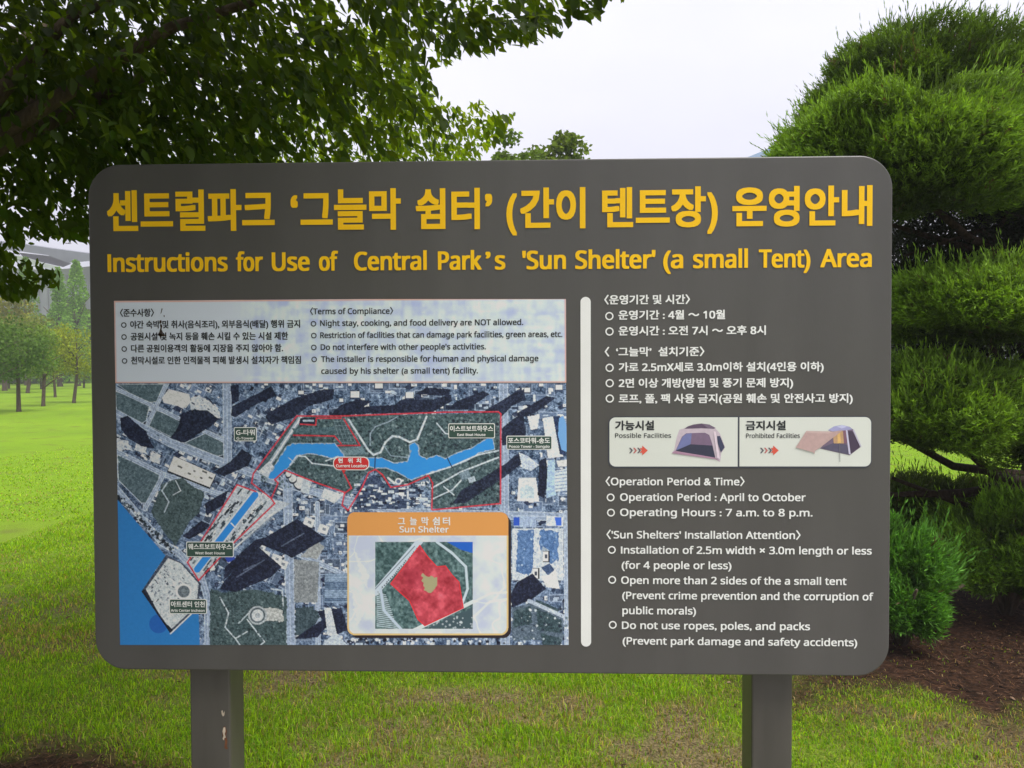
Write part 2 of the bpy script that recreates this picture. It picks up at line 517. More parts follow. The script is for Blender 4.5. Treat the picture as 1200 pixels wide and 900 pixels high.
b = MB()
for tx, x0, x1, ba, h in (('〈운영기간 및 시간〉', 708, 808.5, 356.8, 10.8), ('운영기간 : 4월 ～ 10월', 724.5, 849.5, 374.7, 10.8), ('운영시간 : 오전 7시 ～ 오후 8시', 724.7, 897.3, 393.2, 10.8),
                         ('〈  ‘그늘막’  설치기준〉', 708.5, 825.3, 417.7, 10.8), ('가로 2.5mX세로 3.0m이하 설치(4인용 이하)', 725, 965, 435.7, 10.8),
                         ('2면 이상 개방(방범 및 풍기 문제 방지)', 725, 929.2, 454.3, 10.8), ('로프, 폴, 팩 사용 금지(공원 훼손 및 안전사고 방지)', 725, 999, 472.5, 10.8)):
    put_text(b, tx, x0, x1, ba, h, -0.0012, hangul=True, wt=(0.36, 0.26))
for c in ((714, 370.5), (714.2, 388.5), (714.3, 431), (714.4, 449), (714.5, 467)): ring(b, *c, 4.8, -0.0012)
b.build('korean_rules_lettering', M['white'], sign)
b = MB()
for tx, x0, x1, ba in (('〈Operation Period & Time〉', 709.5, 872.5, 568.5), ('Operation Period : April to October', 726.5, 944, 586.8), ('Operating Hours : 7 a.m. to 8 p.m.', 726.5, 952, 604.6),
                       ("〈'Sun Shelters' Installation Attention〉", 710.5, 938, 630.8), ('Installation of 2.5m width × 3.0m length or less', 727.5, 1021.3, 648.6), ('(for 4 people or less)', 728.3, 857, 666.4),
                       ('Open more than 2 sides of the a small tent', 727.8, 991.7, 684.0), ('(Prevent crime prevention and the corruption of', 729, 1023.3, 701.8), ('public morals)', 729.2, 815.5, 719.5),
                       ('Do not use ropes, poles, and packs', 728.7, 949, 736.8), ('(Prevent park damage and safety accidents)', 729.5, 1004.3, 755.0)):
    put_text(b, tx, x0, x1, ba, 8.9, -0.0012, hangul=False, wt=(0.3, 0.22))
for c in ((715.5, 582.8), (715.9, 600.6), (716.9, 644.2), (717.3, 679.3), (718, 732)): ring(b, *c, 4.6, -0.0012)
b.build('english_rules_lettering', M['white'], sign)

# white rounded divider bar
xa, za = plane(678.8, 348); xb, zb = plane(690.8, 348); xc, zc = plane(694, 757.5); xd, _ = plane(682.2, 757.5)
xl, xr = (xa + xd) / 2, (xb + xc) / 2
b = MB(); b.prism_y(rrect(xl, xr, zc, za, (xr - xl) * 0.499, 8)[::-1], -0.0014, 0.0002)
b.build('divider_bar', M['white'], sign)

# ---- printed pictures: painted on a fine grid of vertices, photo-pixel coordinates
class Canvas:
    def __init__(s, x0, y0, x1, y1, sc):
        s.x0, s.y0, s.x1, s.y1, s.sc = x0, y0, x1, y1, sc
        s.nx = int((x1 - x0) * sc) + 1; s.ny = int((y1 - y0) * sc) + 1
        s.X, s.Y = np.meshgrid(np.linspace(x0, x1, s.nx), np.linspace(y0, y1, s.ny))
        s.c = np.zeros((s.ny, s.nx, 3))
    def win(s, a, bb, c, d):
        i0 = max(0, int((b_ := (bb - s.y0)) * s.sc) - 1); i1 = min(s.ny, int((d - s.y0) * s.sc) + 3)
        j0 = max(0, int((a - s.x0) * s.sc) - 1); j1 = min(s.nx, int((c - s.x0) * s.sc) + 3)
        return slice(i0, max(i0, i1)), slice(j0, max(j0, j1))
    def blend(s, w, mask, col, al=1.0):
        k = (mask * al)[..., None]
        s.c[w] = s.c[w] * (1 - k) + np.array(col, float) * k
    def poly(s, pts, col, al=1.0, rough=0.0):
        P = np.array(pts, float); w = s.win(P[:, 0].min() - 2, P[:, 1].min() - 2, P[:, 0].max() + 2, P[:, 1].max() + 2)
        X, Y = s.X[w], s.Y[w]
        if X.size == 0: return
        if rough:
            X = X + rough * (vnoise(X * .35, Y * .35 + 9) - .5) * 2; Y = Y + rough * (vnoise(X * .35 + 40, Y * .35) - .5) * 2
        ins = np.zeros(X.shape, bool); n_ = len(P)
        for i in range(n_):
            xa, ya = P[i]; xb, yb = P[i - 1]
            if ya == yb: continue
            ins ^= ((ya > Y) != (yb > Y)) & (X < (xb - xa) * (Y - ya) / (yb - ya) + xa)
        s.blend(w, ins.astype(float), col, al)
    def line(s, pts, wd, col, al=1.0):
        for (xa, ya), (xb, yb) in zip(pts[:-1], pts[1:]):
            w = s.win(min(xa, xb) - wd, min(ya, yb) - wd, max(xa, xb) + wd, max(ya, yb) + wd)
            X, Y = s.X[w], s.Y[w]
            if X.size == 0: continue
            L = (xb - xa) ** 2 + (yb - ya) ** 2 + 1e-9
            tt = np.clip(((X - xa) * (xb - xa) + (Y - ya) * (yb - ya)) / L, 0, 1)
            d = np.hypot(X - xa - tt * (xb - xa), Y - ya - tt * (yb - ya))
            s.blend(w, np.clip((wd / 2 - d) * s.sc + 0.5, 0, 1), col, al)
    def disc(s, cx, cy, r, col, al=1.0):
        s.line([(cx, cy), (cx + .01, cy)], 2 * r, col, al)
    def rot(s, cx, cy, wx, hy, ang, col, al=1.0):
        ca_, sa_ = math.cos(ang), math.sin(ang)
        s.poly([(cx + a * ca_ - bb * sa_, cy + a * sa_ + bb * ca_) for a, bb in ((-wx, -hy), (wx, -hy), (wx, hy), (-wx, hy))], col, al)
    def mesh(s, name, parent, y, gain=1.0, keep=None, edges=None):
        C = lin(np.clip(s.c, 0, 255)) * gain
        Xc, Yc = s.X, s.Y
        if edges:                              # pull the outermost rows and columns onto the true straight edges
            Yc = np.clip(Yc, edges[2](Xc), edges[3](Xc)); Xc = np.clip(Xc, edges[0](Yc), edges[1](Yc))
        px, pz = plane_np(Xc.ravel(), Yc.ravel())
        V = np.stack([px, np.full_like(px, y), pz], -1)
        idx = np.arange(s.nx * s.ny).reshape(s.ny, s.nx)
        Q = np.stack([idx[:-1, :-1], idx[1:, :-1], idx[1:, 1:], idx[:-1, 1:]], -1)
        if keep is not None:
            Q = Q[keep(s.X[:-1, :-1], s.Y[:-1, :-1])]
        Q = Q.reshape(-1, 4)
        me = bpy.data.meshes.new(name)
        me.vertices.add(len(V)); me.vertices.foreach_set('co', V.astype(np.float32).ravel())
        me.loops.add(Q.size); me.loops.foreach_set('vertex_index', Q.ravel().astype(np.int32))
        me.polygons.add(len(Q)); me.polygons.foreach_set('loop_start', (np.arange(len(Q)) * 4).astype(np.int32))
        me.update(calc_edges=True)
        a_ = me.color_attributes.new('paint', 'FLOAT_COLOR', 'POINT')
        c4 = np.ones((len(V), 4), np.float32); c4[:, :3] = np.clip(C, 0, 0.85).reshape(-1, 3)
        a_.data.foreach_set('color', c4.ravel())
        me.materials.append(M['print'])
        return link(bpy.data.objects.new(name, me), parent)

pr = random.Random(11)
cv = Canvas(134.5, 449, 668.5, 757.5, 1.75)
X, Y = cv.X, cv.Y
nn = fbm(X * .22, Y * .22, 4); n3 = fbm(X * .8 + 70, Y * .8, 3)
cv.c[:] = np.array([92, 116, 150]) + ((nn - .5) * 130)[..., None] + ((n3 - .5) * 120)[..., None]
cols = [(205, 215, 228), (170, 188, 212), (52, 70, 102), (28, 38, 70), (120, 142, 172), (66, 92, 120), (222, 226, 230)]
for k in range(420):                           # larger plots with pale streets between them
    x = pr.uniform(134, 668); y = pr.uniform(449, 757); an = 0.0 if x > 330 else R(27)
    wx_, hy_ = pr.uniform(4, 11), pr.uniform(3, 8); g_ = pr.uniform(.75, 1.2)
    cv.rot(x, y, wx_ + 1, hy_ + 1, an, (150, 168, 196), .75); cv.rot(x, y, wx_, hy_, an, (84 * g_, 106 * g_, 140 * g_), .85)
    for j in range(3): cv.rot(x + pr.uniform(-.6, .6) * wx_, y + pr.uniform(-.6, .6) * hy_, pr.uniform(1, 3.4), pr.uniform(.8, 2.2), an, pr.choice(((214, 220, 228), (176, 192, 214), (34, 46, 80))), .9)
for k in range(1500):                          # roofs, yards and parking rows of the city blocks
    x = pr.uniform(134, 668); y = pr.uniform(449, 757)
    ang = pr.choice((0.0, 0.0, R(24))) if x > 330 else R(27)
    cv.rot(x, y, pr.uniform(.6, 4.2), pr.uniform(.5, 2.2), ang + pr.choice((0, math.pi/2)), pr.choice(cols), pr.uniform(.45, .95))
for k in range(230):                           # lit roofs, each with the shadow it throws
    x = pr.uniform(134, 668); y = pr.uniform(449, 757); an = 0.0 if x > 330 else R(27); a_, c_ = pr.uniform(1.2, 3.6), pr.uniform(1, 2.6); ln_ = pr.uniform(2, 11)
    cv.poly([(x - a_, y - c_), (x + a_, y - c_ * .2), (x + a_, y + c_), (x + a_ - ln_, y + c_ + ln_ * .55), (x - a_ - ln_, y - c_ + ln_ * .55)], (44, 56, 90), .85)
    cv.rot(x, y, a_, c_, an, pr.choice(((232, 234, 236), (206, 214, 224), (188, 200, 216)))); cv.rot(x + pr.uniform(-.4, .4) * a_, y, a_ * .3, c_ * .4, an, (110, 124, 146), .8)
RD, RL = (140, 160, 190), (178, 192, 212)
def road(pts, wd, c=RD):
    cv.line(pts, wd + 2.0, (172, 186, 206)); cv.line(pts, wd, c); cv.line(pts, .8, (190, 202, 220), .7)
FG = (88, 112, 124)
# left quarter: fields, lots
for P in ([(137, 450), (193, 450), (184, 471), (172, 472), (152, 461)], [(135, 458), (151, 464), (176, 475), (172, 493), (166, 497), (136, 482)],
          [(181, 480), (221, 493), (206, 511), (202, 513), (174, 499)], [(246, 505), (262, 512), (263, 533), (255, 535), (216, 519)],
          [(137, 532), (188, 555), (186, 564), (173, 590), (166, 590), (138, 562)]):
    cv.poly(P, RL); Pm = np.mean(np.array(P), 0)
    cv.poly([tuple(Pm + (np.array(q) - Pm) * .95) for q in P], FG)
road([(135, 455), (176, 474), (270, 520)], 3); road([(196, 449), (172, 500)], 3)
road([(135, 484), (200, 519), (262, 542), (300, 556), (340, 568), (400, 585), (470, 600), (669, 606)], 8)
road([(135, 528), (192, 556), (255, 578), (300, 585)], 4); road([(192, 556), (170, 596)], 3.5)
road([(266, 449), (267, 545), (262, 548)], 8); road([(136, 572), (190, 636), (210, 648), (236, 676), (243, 700), (244, 758)], 6)
road([(337, 560), (341, 757)], 9); road([(372, 590), (373, 757)], 4); road([(590, 449), (592, 757)], 9); road([(346, 648), (408, 675)], 4)
for k in range(160):                           # trees along the coast strip
    tt = pr.random(); x = 136 + tt * 66; y = 584 + tt * 66
    cv.disc(x + pr.uniform(0, 5), y - pr.uniform(-1, 5), pr.uniform(.6, 1.8), pr.choice(((30, 44, 62), (48, 66, 80), (190, 200, 212))), .9)
cv.poly([(191, 566), (212, 560), (240, 578), (234, 600), (221, 613), (206, 640), (190, 620), (177, 600)], (78, 100, 106), 1, 1)
cv.line([(196, 566), (190, 575), (198, 588), (193, 600)], 1.6, (170, 185, 200)); cv.line([(206, 563), (212, 575), (203, 580)], 1.2, (190, 200, 212))
cv.poly([(198, 456), (222, 462), (224, 471), (218, 478), (192, 472), (190, 466)], (206, 208, 206)); cv.poly([(204, 534), (254, 556), (246, 573), (196, 553)], (26, 34, 58)); cv.poly([(204, 534.5), (253, 556), (246, 571), (197, 551.5)], (212, 212, 206))
for q in ((211, 547, 3), (240, 553, 3), (222, 555, 2), (236, 560, 1.6), (247, 560, 2.4), (228, 552, 1.3)): cv.rot(q[0], q[1], q[2], 1, R(24), (90, 92, 92), .9)
for P in ([(224, 467), (234, 463), (256, 478), (258, 490), (244, 486), (222, 480)], [(136, 513), (150, 517), (155, 527), (138, 528)], [(160, 515), (169, 515), (172, 532), (158, 527)], [(177, 528), (189, 532), (187, 544), (175, 539)]):
    cv.poly(P, (190, 198, 208), 1, 1.2)
for k in range(40): cv.rot(pr.uniform(222, 258), pr.uniform(464, 492), pr.uniform(.5, 2.2), pr.uniform(.4, 1), R(30), pr.choice(cols), .9)
for k in range(40): cv.rot(pr.uniform(137, 190), pr.uniform(505, 543), pr.uniform(.5, 2.2), pr.uniform(.4, 1), R(30), pr.choice(cols), .8)
SH = (38, 48, 80)
for P in ([(213, 484), (226, 480), (243, 481), (257, 491), (248, 499), (216, 519), (200, 513), (209, 500)], [(141, 490), (150, 487), (160, 496), (172, 506), (176, 516), (181, 526), (166, 523), (150, 513), (142, 503)],
          [(250, 553), (270, 541), (284, 526), (296, 534), (291, 546), (262, 558)], [(240, 590), (268, 574), (262, 592), (242, 604)], [(214, 628), (236, 610), (246, 615), (240, 622), (222, 632)]):
    cv.poly(P, SH, .96, .35)
# shore and art centre
cv.poly([(134, 581), (194, 651), (166, 693), (200, 742.5), (224, 717), (233, 718), (234.5, 758), (134, 758)], (36, 118, 186))
w_ = cv.win(134, 581, 236, 758)
cv.disc(186, 731, 11, (22, 84, 168), .8)
cv.poly([(195, 650), (166, 693), (200, 742.5), (232, 712), (236, 684), (214, 660)], (72, 84, 108)); cv.poly([(197, 654), (169, 693), (200, 738), (230, 710), (233, 684), (212, 660)], (186, 196, 202))
for k in range(110):
    a, c = pr.random(), pr.random(); x = 198 + (170 - 198) * a + 30 * c; y = 656 + (694 - 656) * a + 36 * c
    cv.rot(x, y, pr.uniform(.5, 2.4), pr.uniform(.4, 1.1), R(38 + 90 * pr.randint(0, 1)), pr.choice(((60, 74, 98), (110, 124, 142), (222, 226, 226), (150, 160, 172))), .9)
cv.poly([(166, 693), (200, 742.5), (203, 738), (190, 726), (171, 690)], (28, 36, 62), .85)
cv.disc(215.5, 693, 9.5, (212, 218, 220)); cv.disc(215.5, 693, 7, (104, 118, 128)); cv.disc(215.5, 693, 3, (120, 134, 142))
cv.line([(232, 712), (200, 742.5)], 1.6, (210, 216, 222))
# big towers' shadows in the middle and the ground around them
cv.poly([(246, 690), (262, 694), (300, 690), (336, 700), (336, 757), (246, 757)], (76, 100, 106), 1, 1)
cv.poly([(345, 655), (374, 658), (372, 706), (345, 706)], (136, 144, 150), 1, .6); cv.poly([(352, 652), (372, 634), (380, 640), (372, 655)], (152, 158, 160), 1, 1)
cv.poly([(346, 712), (366, 710), (376, 722), (360, 745), (346, 745)], (70, 92, 104), 1, 1.5)
for pts in ([(258, 700), (268, 718), (264, 735), (276, 748), (290, 740)], [(276, 748), (282, 757)], [(290, 726), (310, 752), (304, 757)], [(318, 690), (331, 692), (332, 712)], [(262, 690), (282, 676), (292, 684)], [(280, 730), (292, 718)]):
    cv.line(pts, 1.6, (182, 196, 208))
for k in range(300):
    x, y = pr.uniform(247, 336), pr.uniform(694, 757); cv.disc(x, y, pr.uniform(.5, 1.5), pr.choice(((44, 62, 70), (110, 132, 136), (56, 78, 86))), .7)
cv.poly([(308, 712), (332, 714), (332, 728), (312, 728)], (188, 190, 188), .9, 1.5)
cv.disc(302, 721, 11, (168, 178, 184)); cv.disc(302, 721, 9, (92, 108, 118)); cv.disc(302, 721, 7, (194, 202, 208)); cv.disc(302, 721, 3, (150, 160, 168))
for x, y in ((362, 612), (379, 620), (305, 642), (310, 650), (324, 655), (331, 661)): cv.rot(x, y, 6, 5, R(20), (206, 212, 214)); cv.rot(x + 1, y, 2, 1.5, R(20), (120, 132, 148))
for P in ([(348, 608), (382, 631), (342, 654), (336, 650), (300, 636)], [(302, 640), (330, 664), (318, 676), (276, 694), (258, 690), (262, 682)], [(262, 680), (300, 646), (318, 628), (300, 632), (264, 664)], [(345, 748), (378, 726), (384, 733), (372, 747)], [(372, 716), (400, 712), (408, 738), (388, 746)]):
    cv.poly(P, SH, .97, .3)
for pts in ([(330, 640), (356, 625)], [(278, 676), (310, 656)], [(286, 668), (298, 662)]): cv.line(pts, 1.6, (110, 124, 152), .8)
for P in ([(381, 672), (408, 672), (408, 706), (380, 706)],):
    cv.poly(P, (108, 136, 170))
    for k in range(18): cv.line([(381, 673 + k * 1.9), (408, 673 + k * 1.9)], .8, pr.choice(((160, 182, 208), (60, 84, 118))), .7)
cv.poly([(380, 712), (388, 712), (396, 748), (384, 744)], (186, 196, 206)); cv.poly([(380, 750), (396, 742), (408, 757), (378, 757)], (176, 190, 206), 1, 1)
# canal park (left of the avenue)
cv.poly([(278, 568), (221, 658), (233, 680), (273, 637), (340, 590), (318, 584)], (176, 186, 198))
for k in range(120):
    tt = pr.random(); o_ = pr.choice((-1, 1)) * pr.uniform(6, 17)
    cv.rot(298 - 66 * tt + o_ * .8, 580 + 86 * tt + o_ * .62, pr.uniform(1, 4.5), pr.uniform(.5, 1.4), R(-52), pr.choice(((58, 76, 92), (210, 214, 214), (92, 112, 124), (40, 52, 70))), .9)
cv.line([(299, 580), (232, 666)], 10.5, (206, 212, 216)); cv.line([(299, 580), (231.5, 667)], 8, (40, 132, 214)); cv.line([(271, 613), (276, 618)], 1.5, (206, 214, 220))
cv.line([(322, 600), (272, 645)], 2, (206, 212, 214)); cv.line([(318, 607), (286, 632)], 5, (150, 162, 176), .5)
cv.rot(270, 654, 5, 3.5, R(-30), (40, 70, 168))
# upper shadows and rooftops
for x, y, a in ((312, 451, 5), (353, 461, 6), (376, 453, 5), (416, 463, 10), (444, 453, 9), (480, 464, 9), (498, 462, 5), (618, 458, 7), (634, 452, 5), (655, 455, 8), (400, 470, 5)):
    cv.rot(x, y, a * .6, a * .5, 0, (60, 78, 110)); cv.rot(x, y - 1, a * .5, a * .36, 0, (206, 216, 226))
for P in ([(271, 487), (272, 476), (306, 459), (318, 452), (324, 464), (300, 474), (276, 489)], [(311, 489), (314, 484), (344, 467), (380, 456), (392, 456), (390, 468), (362, 476), (344, 489), (318, 498)],
          [(384, 489), (400, 474), (420, 468), (436, 470), (416, 484), (402, 490)], [(452, 484), (470, 468), (508, 468), (528, 462), (530, 470), (505, 484)], [(405, 486), (430, 476), (470, 474), (458, 484)],
          [(524, 480), (535, 470), (566, 458), (574, 462), (548, 480)], [(560, 486), (600, 462), (614, 456), (616, 468), (600, 476), (584, 492), (570, 500)], [(606, 484), (640, 464), (652, 466), (630, 482), (606, 492)],
          [(588, 502), (605, 488), (614, 488), (616, 512), (600, 520), (588, 522)], [(486, 462), (500, 454), (528, 456), (526, 464)], [(270, 452), (280, 450), (280, 470), (272, 474)]):
    cv.poly(P, SH, .93, .3)
# central park
cv.poly([(341, 496), (350, 488), (586, 484), (586, 590), (506, 596), (504, 560), (480, 567), (452, 564), (440, 551), (430, 553), (410, 580), (404, 576), (370, 566), (336, 549), (326, 560), (302, 553)], (76, 102, 110))
for k in range(2200):
    x, y = pr.uniform(306, 586), pr.uniform(488, 594)
    if y > 572 and x < 505: continue
    if x < 350 and y < 555 - (x - 305) * 1.2: continue
    cv.disc(x, y, pr.uniform(.5, 1.8), pr.choice(((40, 58, 70), (104, 130, 132), (56, 80, 88), (128, 150, 154), (36, 50, 70))), .7)
cv.line([(354, 487), (312, 550)], 5, (150, 166, 184)); cv.line([(353, 489), (313, 549)], 1.6, (204, 212, 222))
cv.poly([(302, 553), (316, 540), (322, 548), (314, 560)], (182, 190, 200))
cv.poly([(352, 490), (370, 490), (370, 498), (350, 498)], (36, 54, 84)); cv.line([(356, 493), (367, 493)], 2.4, (170, 186, 204)); cv.poly([(342, 502), (392, 500), (394, 508), (346, 508)], (82, 112, 124))
cv.poly([(392, 490), (404, 490), (422, 522), (394, 522)], (72, 98, 108))
for k in range(6): cv.line([(391 + k * 4, 492), (400 + k * 4.4, 521)], .7, (130, 152, 164), .7); cv.line([(392, 494 + k * 5), (410 + k * 2.4, 493 + k * 5)], .7, (130, 152, 164), .7)
cv.poly([(398, 525), (424, 523), (430, 532), (404, 534)], (104, 134, 146))
BL = (44, 138, 222)
for P in ([(314, 560), (336, 524), (344, 520), (392, 520), (402, 532), (404, 536), (390, 537), (376, 533), (362, 531), (350, 533), (342, 543), (323, 561)],
          [(430, 537), (447, 537), (462, 543), (478, 541), (481, 532), (480, 522), (486, 519), (490, 522), (491, 534), (500, 538), (512, 534), (522, 538), (536, 531), (554, 525), (568, 516), (577, 513), (579, 526), (560, 531), (546, 540), (528, 546), (508, 552), (482, 562), (466, 553), (452, 548), (440, 548), (430, 546)]):
    cv.line(P + [P[0]], 2.2, (150, 170, 188)); cv.poly(P, BL, 1, .8)
WP = (184, 198, 212)
cv.line([(340, 545), (348, 534), (358, 535), (366, 543), (392, 546), (404, 540), (396, 535), (382, 540)], 1.6, WP)
cv.line([(409, 492), (432, 528), (438, 533), (446, 530), (452, 518), (460, 511), (468, 512), (480, 518), (489, 515), (500, 488)], 2.4, WP)
cv.line([(466, 488), (456, 494), (440, 500), (434, 508), (434, 522)], 1.4, (140, 160, 178)); cv.line([(512, 496), (522, 508), (530, 509)], 1.6, WP); cv.line([(450, 522), (458, 534), (478, 536), (482, 528)], 1.2, (130, 152, 170))
cv.line([(500, 556), (528, 547), (560, 533), (584, 528)], 1.8, WP); cv.line([(506, 572), (540, 553), (584, 536)], 2, WP); cv.line([(506, 585), (530, 574), (545, 558)], 1.6, WP); cv.line([(520, 570), (532, 580)], 1.4, WP)
cv.rot(545, 557, 6, 5, R(-20), (110, 134, 150)); cv.rot(553, 562, 4, 3, R(-20), (164, 180, 194)); cv.line([(455, 560), (462, 566), (472, 563)], 2.5, (200, 206, 208)); cv.line([(478, 568), (478, 595)], 2, (196, 206, 214)); cv.line([(440, 534), (439, 552)], 1.2, (40, 56, 84)); cv.line([(523, 534), (530, 548)], 1.1, (40, 56, 84))
cv.disc(467, 564, 4, (202, 208, 210)); cv.disc(467, 564, 2.2, (90, 110, 150)); cv.line([(338, 536), (345, 542)], 1, (160, 180, 200))
cv.poly([(425, 564), (438, 556), (450, 566), (462, 572), (476, 570), (476, 596), (412, 597)], (66, 84, 120))
for k in range(150): cv.rot(pr.uniform(416, 500), pr.uniform(568, 596), pr.uniform(.6, 4), pr.uniform(.5, 1.7), 0, pr.choice(cols), .85)
for cx, cy, r in ((352, 566, 8), (343, 561, 5), (338, 556, 3.5)): cv.disc(cx, cy + 1, r, (40, 50, 80)); cv.disc(cx, cy - .5, r * .92, (200, 206, 210))
cv.poly([(356, 560), (366, 563), (362, 578), (352, 576)], (178, 190, 202)); cv.poly([(380, 572), (402, 580), (392, 590), (376, 582)], (196, 204, 208))
cv.poly([(530, 590), (540, 575), (590, 545), (610, 529), (615, 541), (590, 560), (545, 590)], SH, .93, .3)
# east towers
cv.poly([(608, 530), (618, 534), (632, 545), (622, 552), (612, 548)], (176, 190, 214)); cv.poly([(608, 560), (628, 560), (632, 588), (606, 587)], (206, 214, 220)); cv.poly([(610, 572), (617, 568), (626, 572), (626, 584), (610, 584)], (176, 198, 212))
cv.poly([(618, 488), (632, 486), (630, 502), (622, 504)], (206, 214, 222)); cv.poly([(636, 490), (648, 488), (660, 535), (642, 537)], (200, 212, 224))
cv.poly([(632, 540), (640, 536), (642, 560), (638, 584), (630, 580)], SH); cv.poly([(648, 488), (656, 487), (664, 510), (662, 534), (656, 532)], (52, 72, 116))
cv.poly([(655, 490), (660, 487), (666, 505), (665, 530), (658, 527), (654, 510)], (110, 160, 222)); cv.poly([(642, 540), (650, 538), (652, 580), (640, 584)], (150, 182, 222)); cv.poly([(652, 540), (668, 538), (668, 546), (654, 547)], (212, 214, 210))
cv.poly([(650, 552), (668, 548), (668, 575), (650, 576)], (182, 200, 222))
for k in range(6): cv.line([(651, 553 + k * 4), (668, 551 + k * 4)], .8, (110, 138, 178))
cv.poly([(602, 604), (628, 605), (628, 618), (602, 617)], (150, 172, 206)); cv.poly([(602, 606), (609, 606), (609, 616), (602, 616)], (44, 84, 186)); cv.poly([(640, 604), (660, 606), (660, 617), (640, 616)], (190, 204, 220)); cv.poly([(650, 606), (658, 606), (658, 616), (652, 616)], (60, 104, 206))
cv.poly([(600, 619), (660, 619), (660, 680), (600, 680)], (186, 198, 212)); cv.poly([(607, 621), (625, 621), (625, 664), (620, 674), (605, 670)], (84, 124, 180), 1, 1.2); cv.poly([(632, 621), (655, 623), (654, 656), (646, 662), (634, 648)], (82, 124, 182), 1, 1.6)
for k in range(60): cv.disc(pr.uniform(604, 654), pr.uniform(622, 668), pr.uniform(.4, 1.4), pr.choice(((150, 178, 208), (60, 96, 150), (186, 200, 214))), .6)
cv.poly([(636, 640), (644, 645), (642, 660), (632, 655)], (170, 182, 190), .8)
for x, y in ((640, 652), (628, 672)): cv.rot(x, y, 4, 6.5, 0, (36, 44, 62)); cv.rot(x - .5, y, 3.2, 5.6, 0, (222, 226, 228)); cv.rot(x, y, 1.4, 2.4, 0, (70, 80, 100))
cv.poly([(634, 665), (644, 660), (650, 668), (642, 674)], (66, 92, 136)); cv.poly([(634, 674), (644, 674), (651, 666), (656, 690), (640, 688)], (214, 218, 214)); cv.poly([(598, 697), (606, 682), (624, 672), (640, 690), (622, 703), (600, 712)], SH)
cv.poly([(600, 712), (624, 706), (660, 722), (660, 750), (600, 750)], (92, 112, 132), 1, 1)
for P in ([(628, 702), (656, 714), (654, 718), (626, 708)], [(628, 712), (658, 726), (658, 742), (630, 738)], [(602, 716), (622, 710), (624, 730), (602, 736)], [(634, 742), (658, 748), (658, 757), (636, 757)]): cv.poly(P, (62, 88, 98), 1, .8)
road([(620, 704), (660, 722), (669, 724)], 2.4, (160, 176, 198)); road([(663, 600), (664, 757)], 3)
for k in range(90): cv.disc(pr.uniform(600, 668), pr.uniform(712, 757), pr.uniform(.5, 1.8), pr.choice(((206, 214, 222), (44, 60, 82), (90, 112, 122))), .8)
for k in range(70): cv.disc(pr.uniform(400, 600), pr.uniform(748, 757), pr.uniform(.8, 2.2), pr.choice(((212, 218, 224), (26, 34, 58), (160, 174, 196))), .9)
# red park outline
RE = (206, 44, 60)
for pts in ([(297, 555), (338, 500), (348, 487.5), (400, 487.5), (520, 483), (584, 482.5), (587, 485), (586.5, 590), (507, 597.5)], [(297, 555), (295, 566), (318, 584), (326, 566), (322, 562), (334, 551), (372, 566), (404, 577), (401, 592), (408, 598), (424, 572), (432, 554), (440, 550), (448, 556), (458, 571), (478, 568), (502, 557), (507, 566), (506, 597)],
            [(278, 568), (220, 659), (233, 680), (273, 637), (322, 590), (318, 584)], [(278, 568), (300, 576)], [(344, 510), (392, 511), (400, 520)], [(352, 497), (370, 498), (371, 490), (400, 490)], [(403, 491), (422, 522), (396, 522)], [(404, 556), (412, 572), (404, 578)]):
    cv.line(pts, 1.7, RE, .9)
fine_ = (vnoise(X * 1.5, Y * 1.5) - .5) * 40 + (fbm(X * .5 + 5, Y * .5, 3) - .5) * 60
blue = (cv.c[..., 2] - cv.c[..., 0] > 110)
cv.c += np.where(blue, fine_ * .12, fine_)[..., None]
lum = cv.c.mean(-1, keepdims=True)
sat = np.where(blue[..., None] | ((cv.c[..., :1] - cv.c[..., 1:2]) > 70), 1.0, .68)
cv.c = lum + (cv.c - lum) * sat
cv.c = np.where(sat == 1.0, cv.c, 108 + (cv.c - 118) * 1.22)
mapo = cv.mesh('map', sign, -0.0008, 1.3, edges=(lambda y: 135.8 + (y - 450) * .0168, lambda y: 663.2 + (y - 450) * .0103, lambda x: 449.3 + 0 * x, lambda x: 755.6 + 0 * x))

# ---- label plates on the map
def plate(x0, y0, x1, y1, kr, en, krh, enh, kx, ex, mats):
    b = MB()
    X0, Z0 = plane(x0, y1); X1, Z1 = plane(x1, y0); s = .00193
    b.flat_y(rrect(X0, X1, Z0, Z1, 1.6 * s, 4)[::-1], -0.0012, 0)
    b.flat_y(rrect(X0 + .9 * s, X1 - .9 * s, Z0 + .9 * s, Z1 - .9 * s, 1.2 * s, 4)[::-1], -0.0015, 1)
    put_text(b, kr, kx[0], kx[1], kx[2], krh, -0.0019, 2, hangul=True, wt=(0.2, 0.15))
    put_text(b, en, ex[0], ex[1], ex[2], enh, -0.0019, 2, hangul=False, wt=(0.12, 0.1))
    return b.build('map_label', mats, mapo)
pm = [M['white'], M['green_plate'], M['white']]
plate(274.5, 500.5, 301, 517, 'G-타워', 'G-Tower', 6.6, 2.9, (277, 299, 510), (277.5, 298, 515), pm)
plate(525.5, 496, 580, 513.5, '이스트보트하우스', 'East Boat House', 6.6, 3.0, (527.5, 578, 505.5), (536, 569, 510.8), pm)
plate(593.5, 510.5, 647, 526.8, '포스코타워-송도', 'Posco Tower - Songdo', 6.6, 3.0, (595.5, 644.5, 519.5), (596.5, 644, 524.6), pm)
plate(218.8, 634.7, 274, 652.5, '웨스트보트하우스', 'West Boat House', 6.6, 3.0, (221, 272, 643.7), (229, 264, 649.3), pm)
plate(198.8, 701.8, 242.5, 719, '아트센터 인천', 'Arts Center Incheon', 6.6, 3.0, (200.7, 240.5, 711), (200.7, 240.3, 716.5), pm)
b = MB()
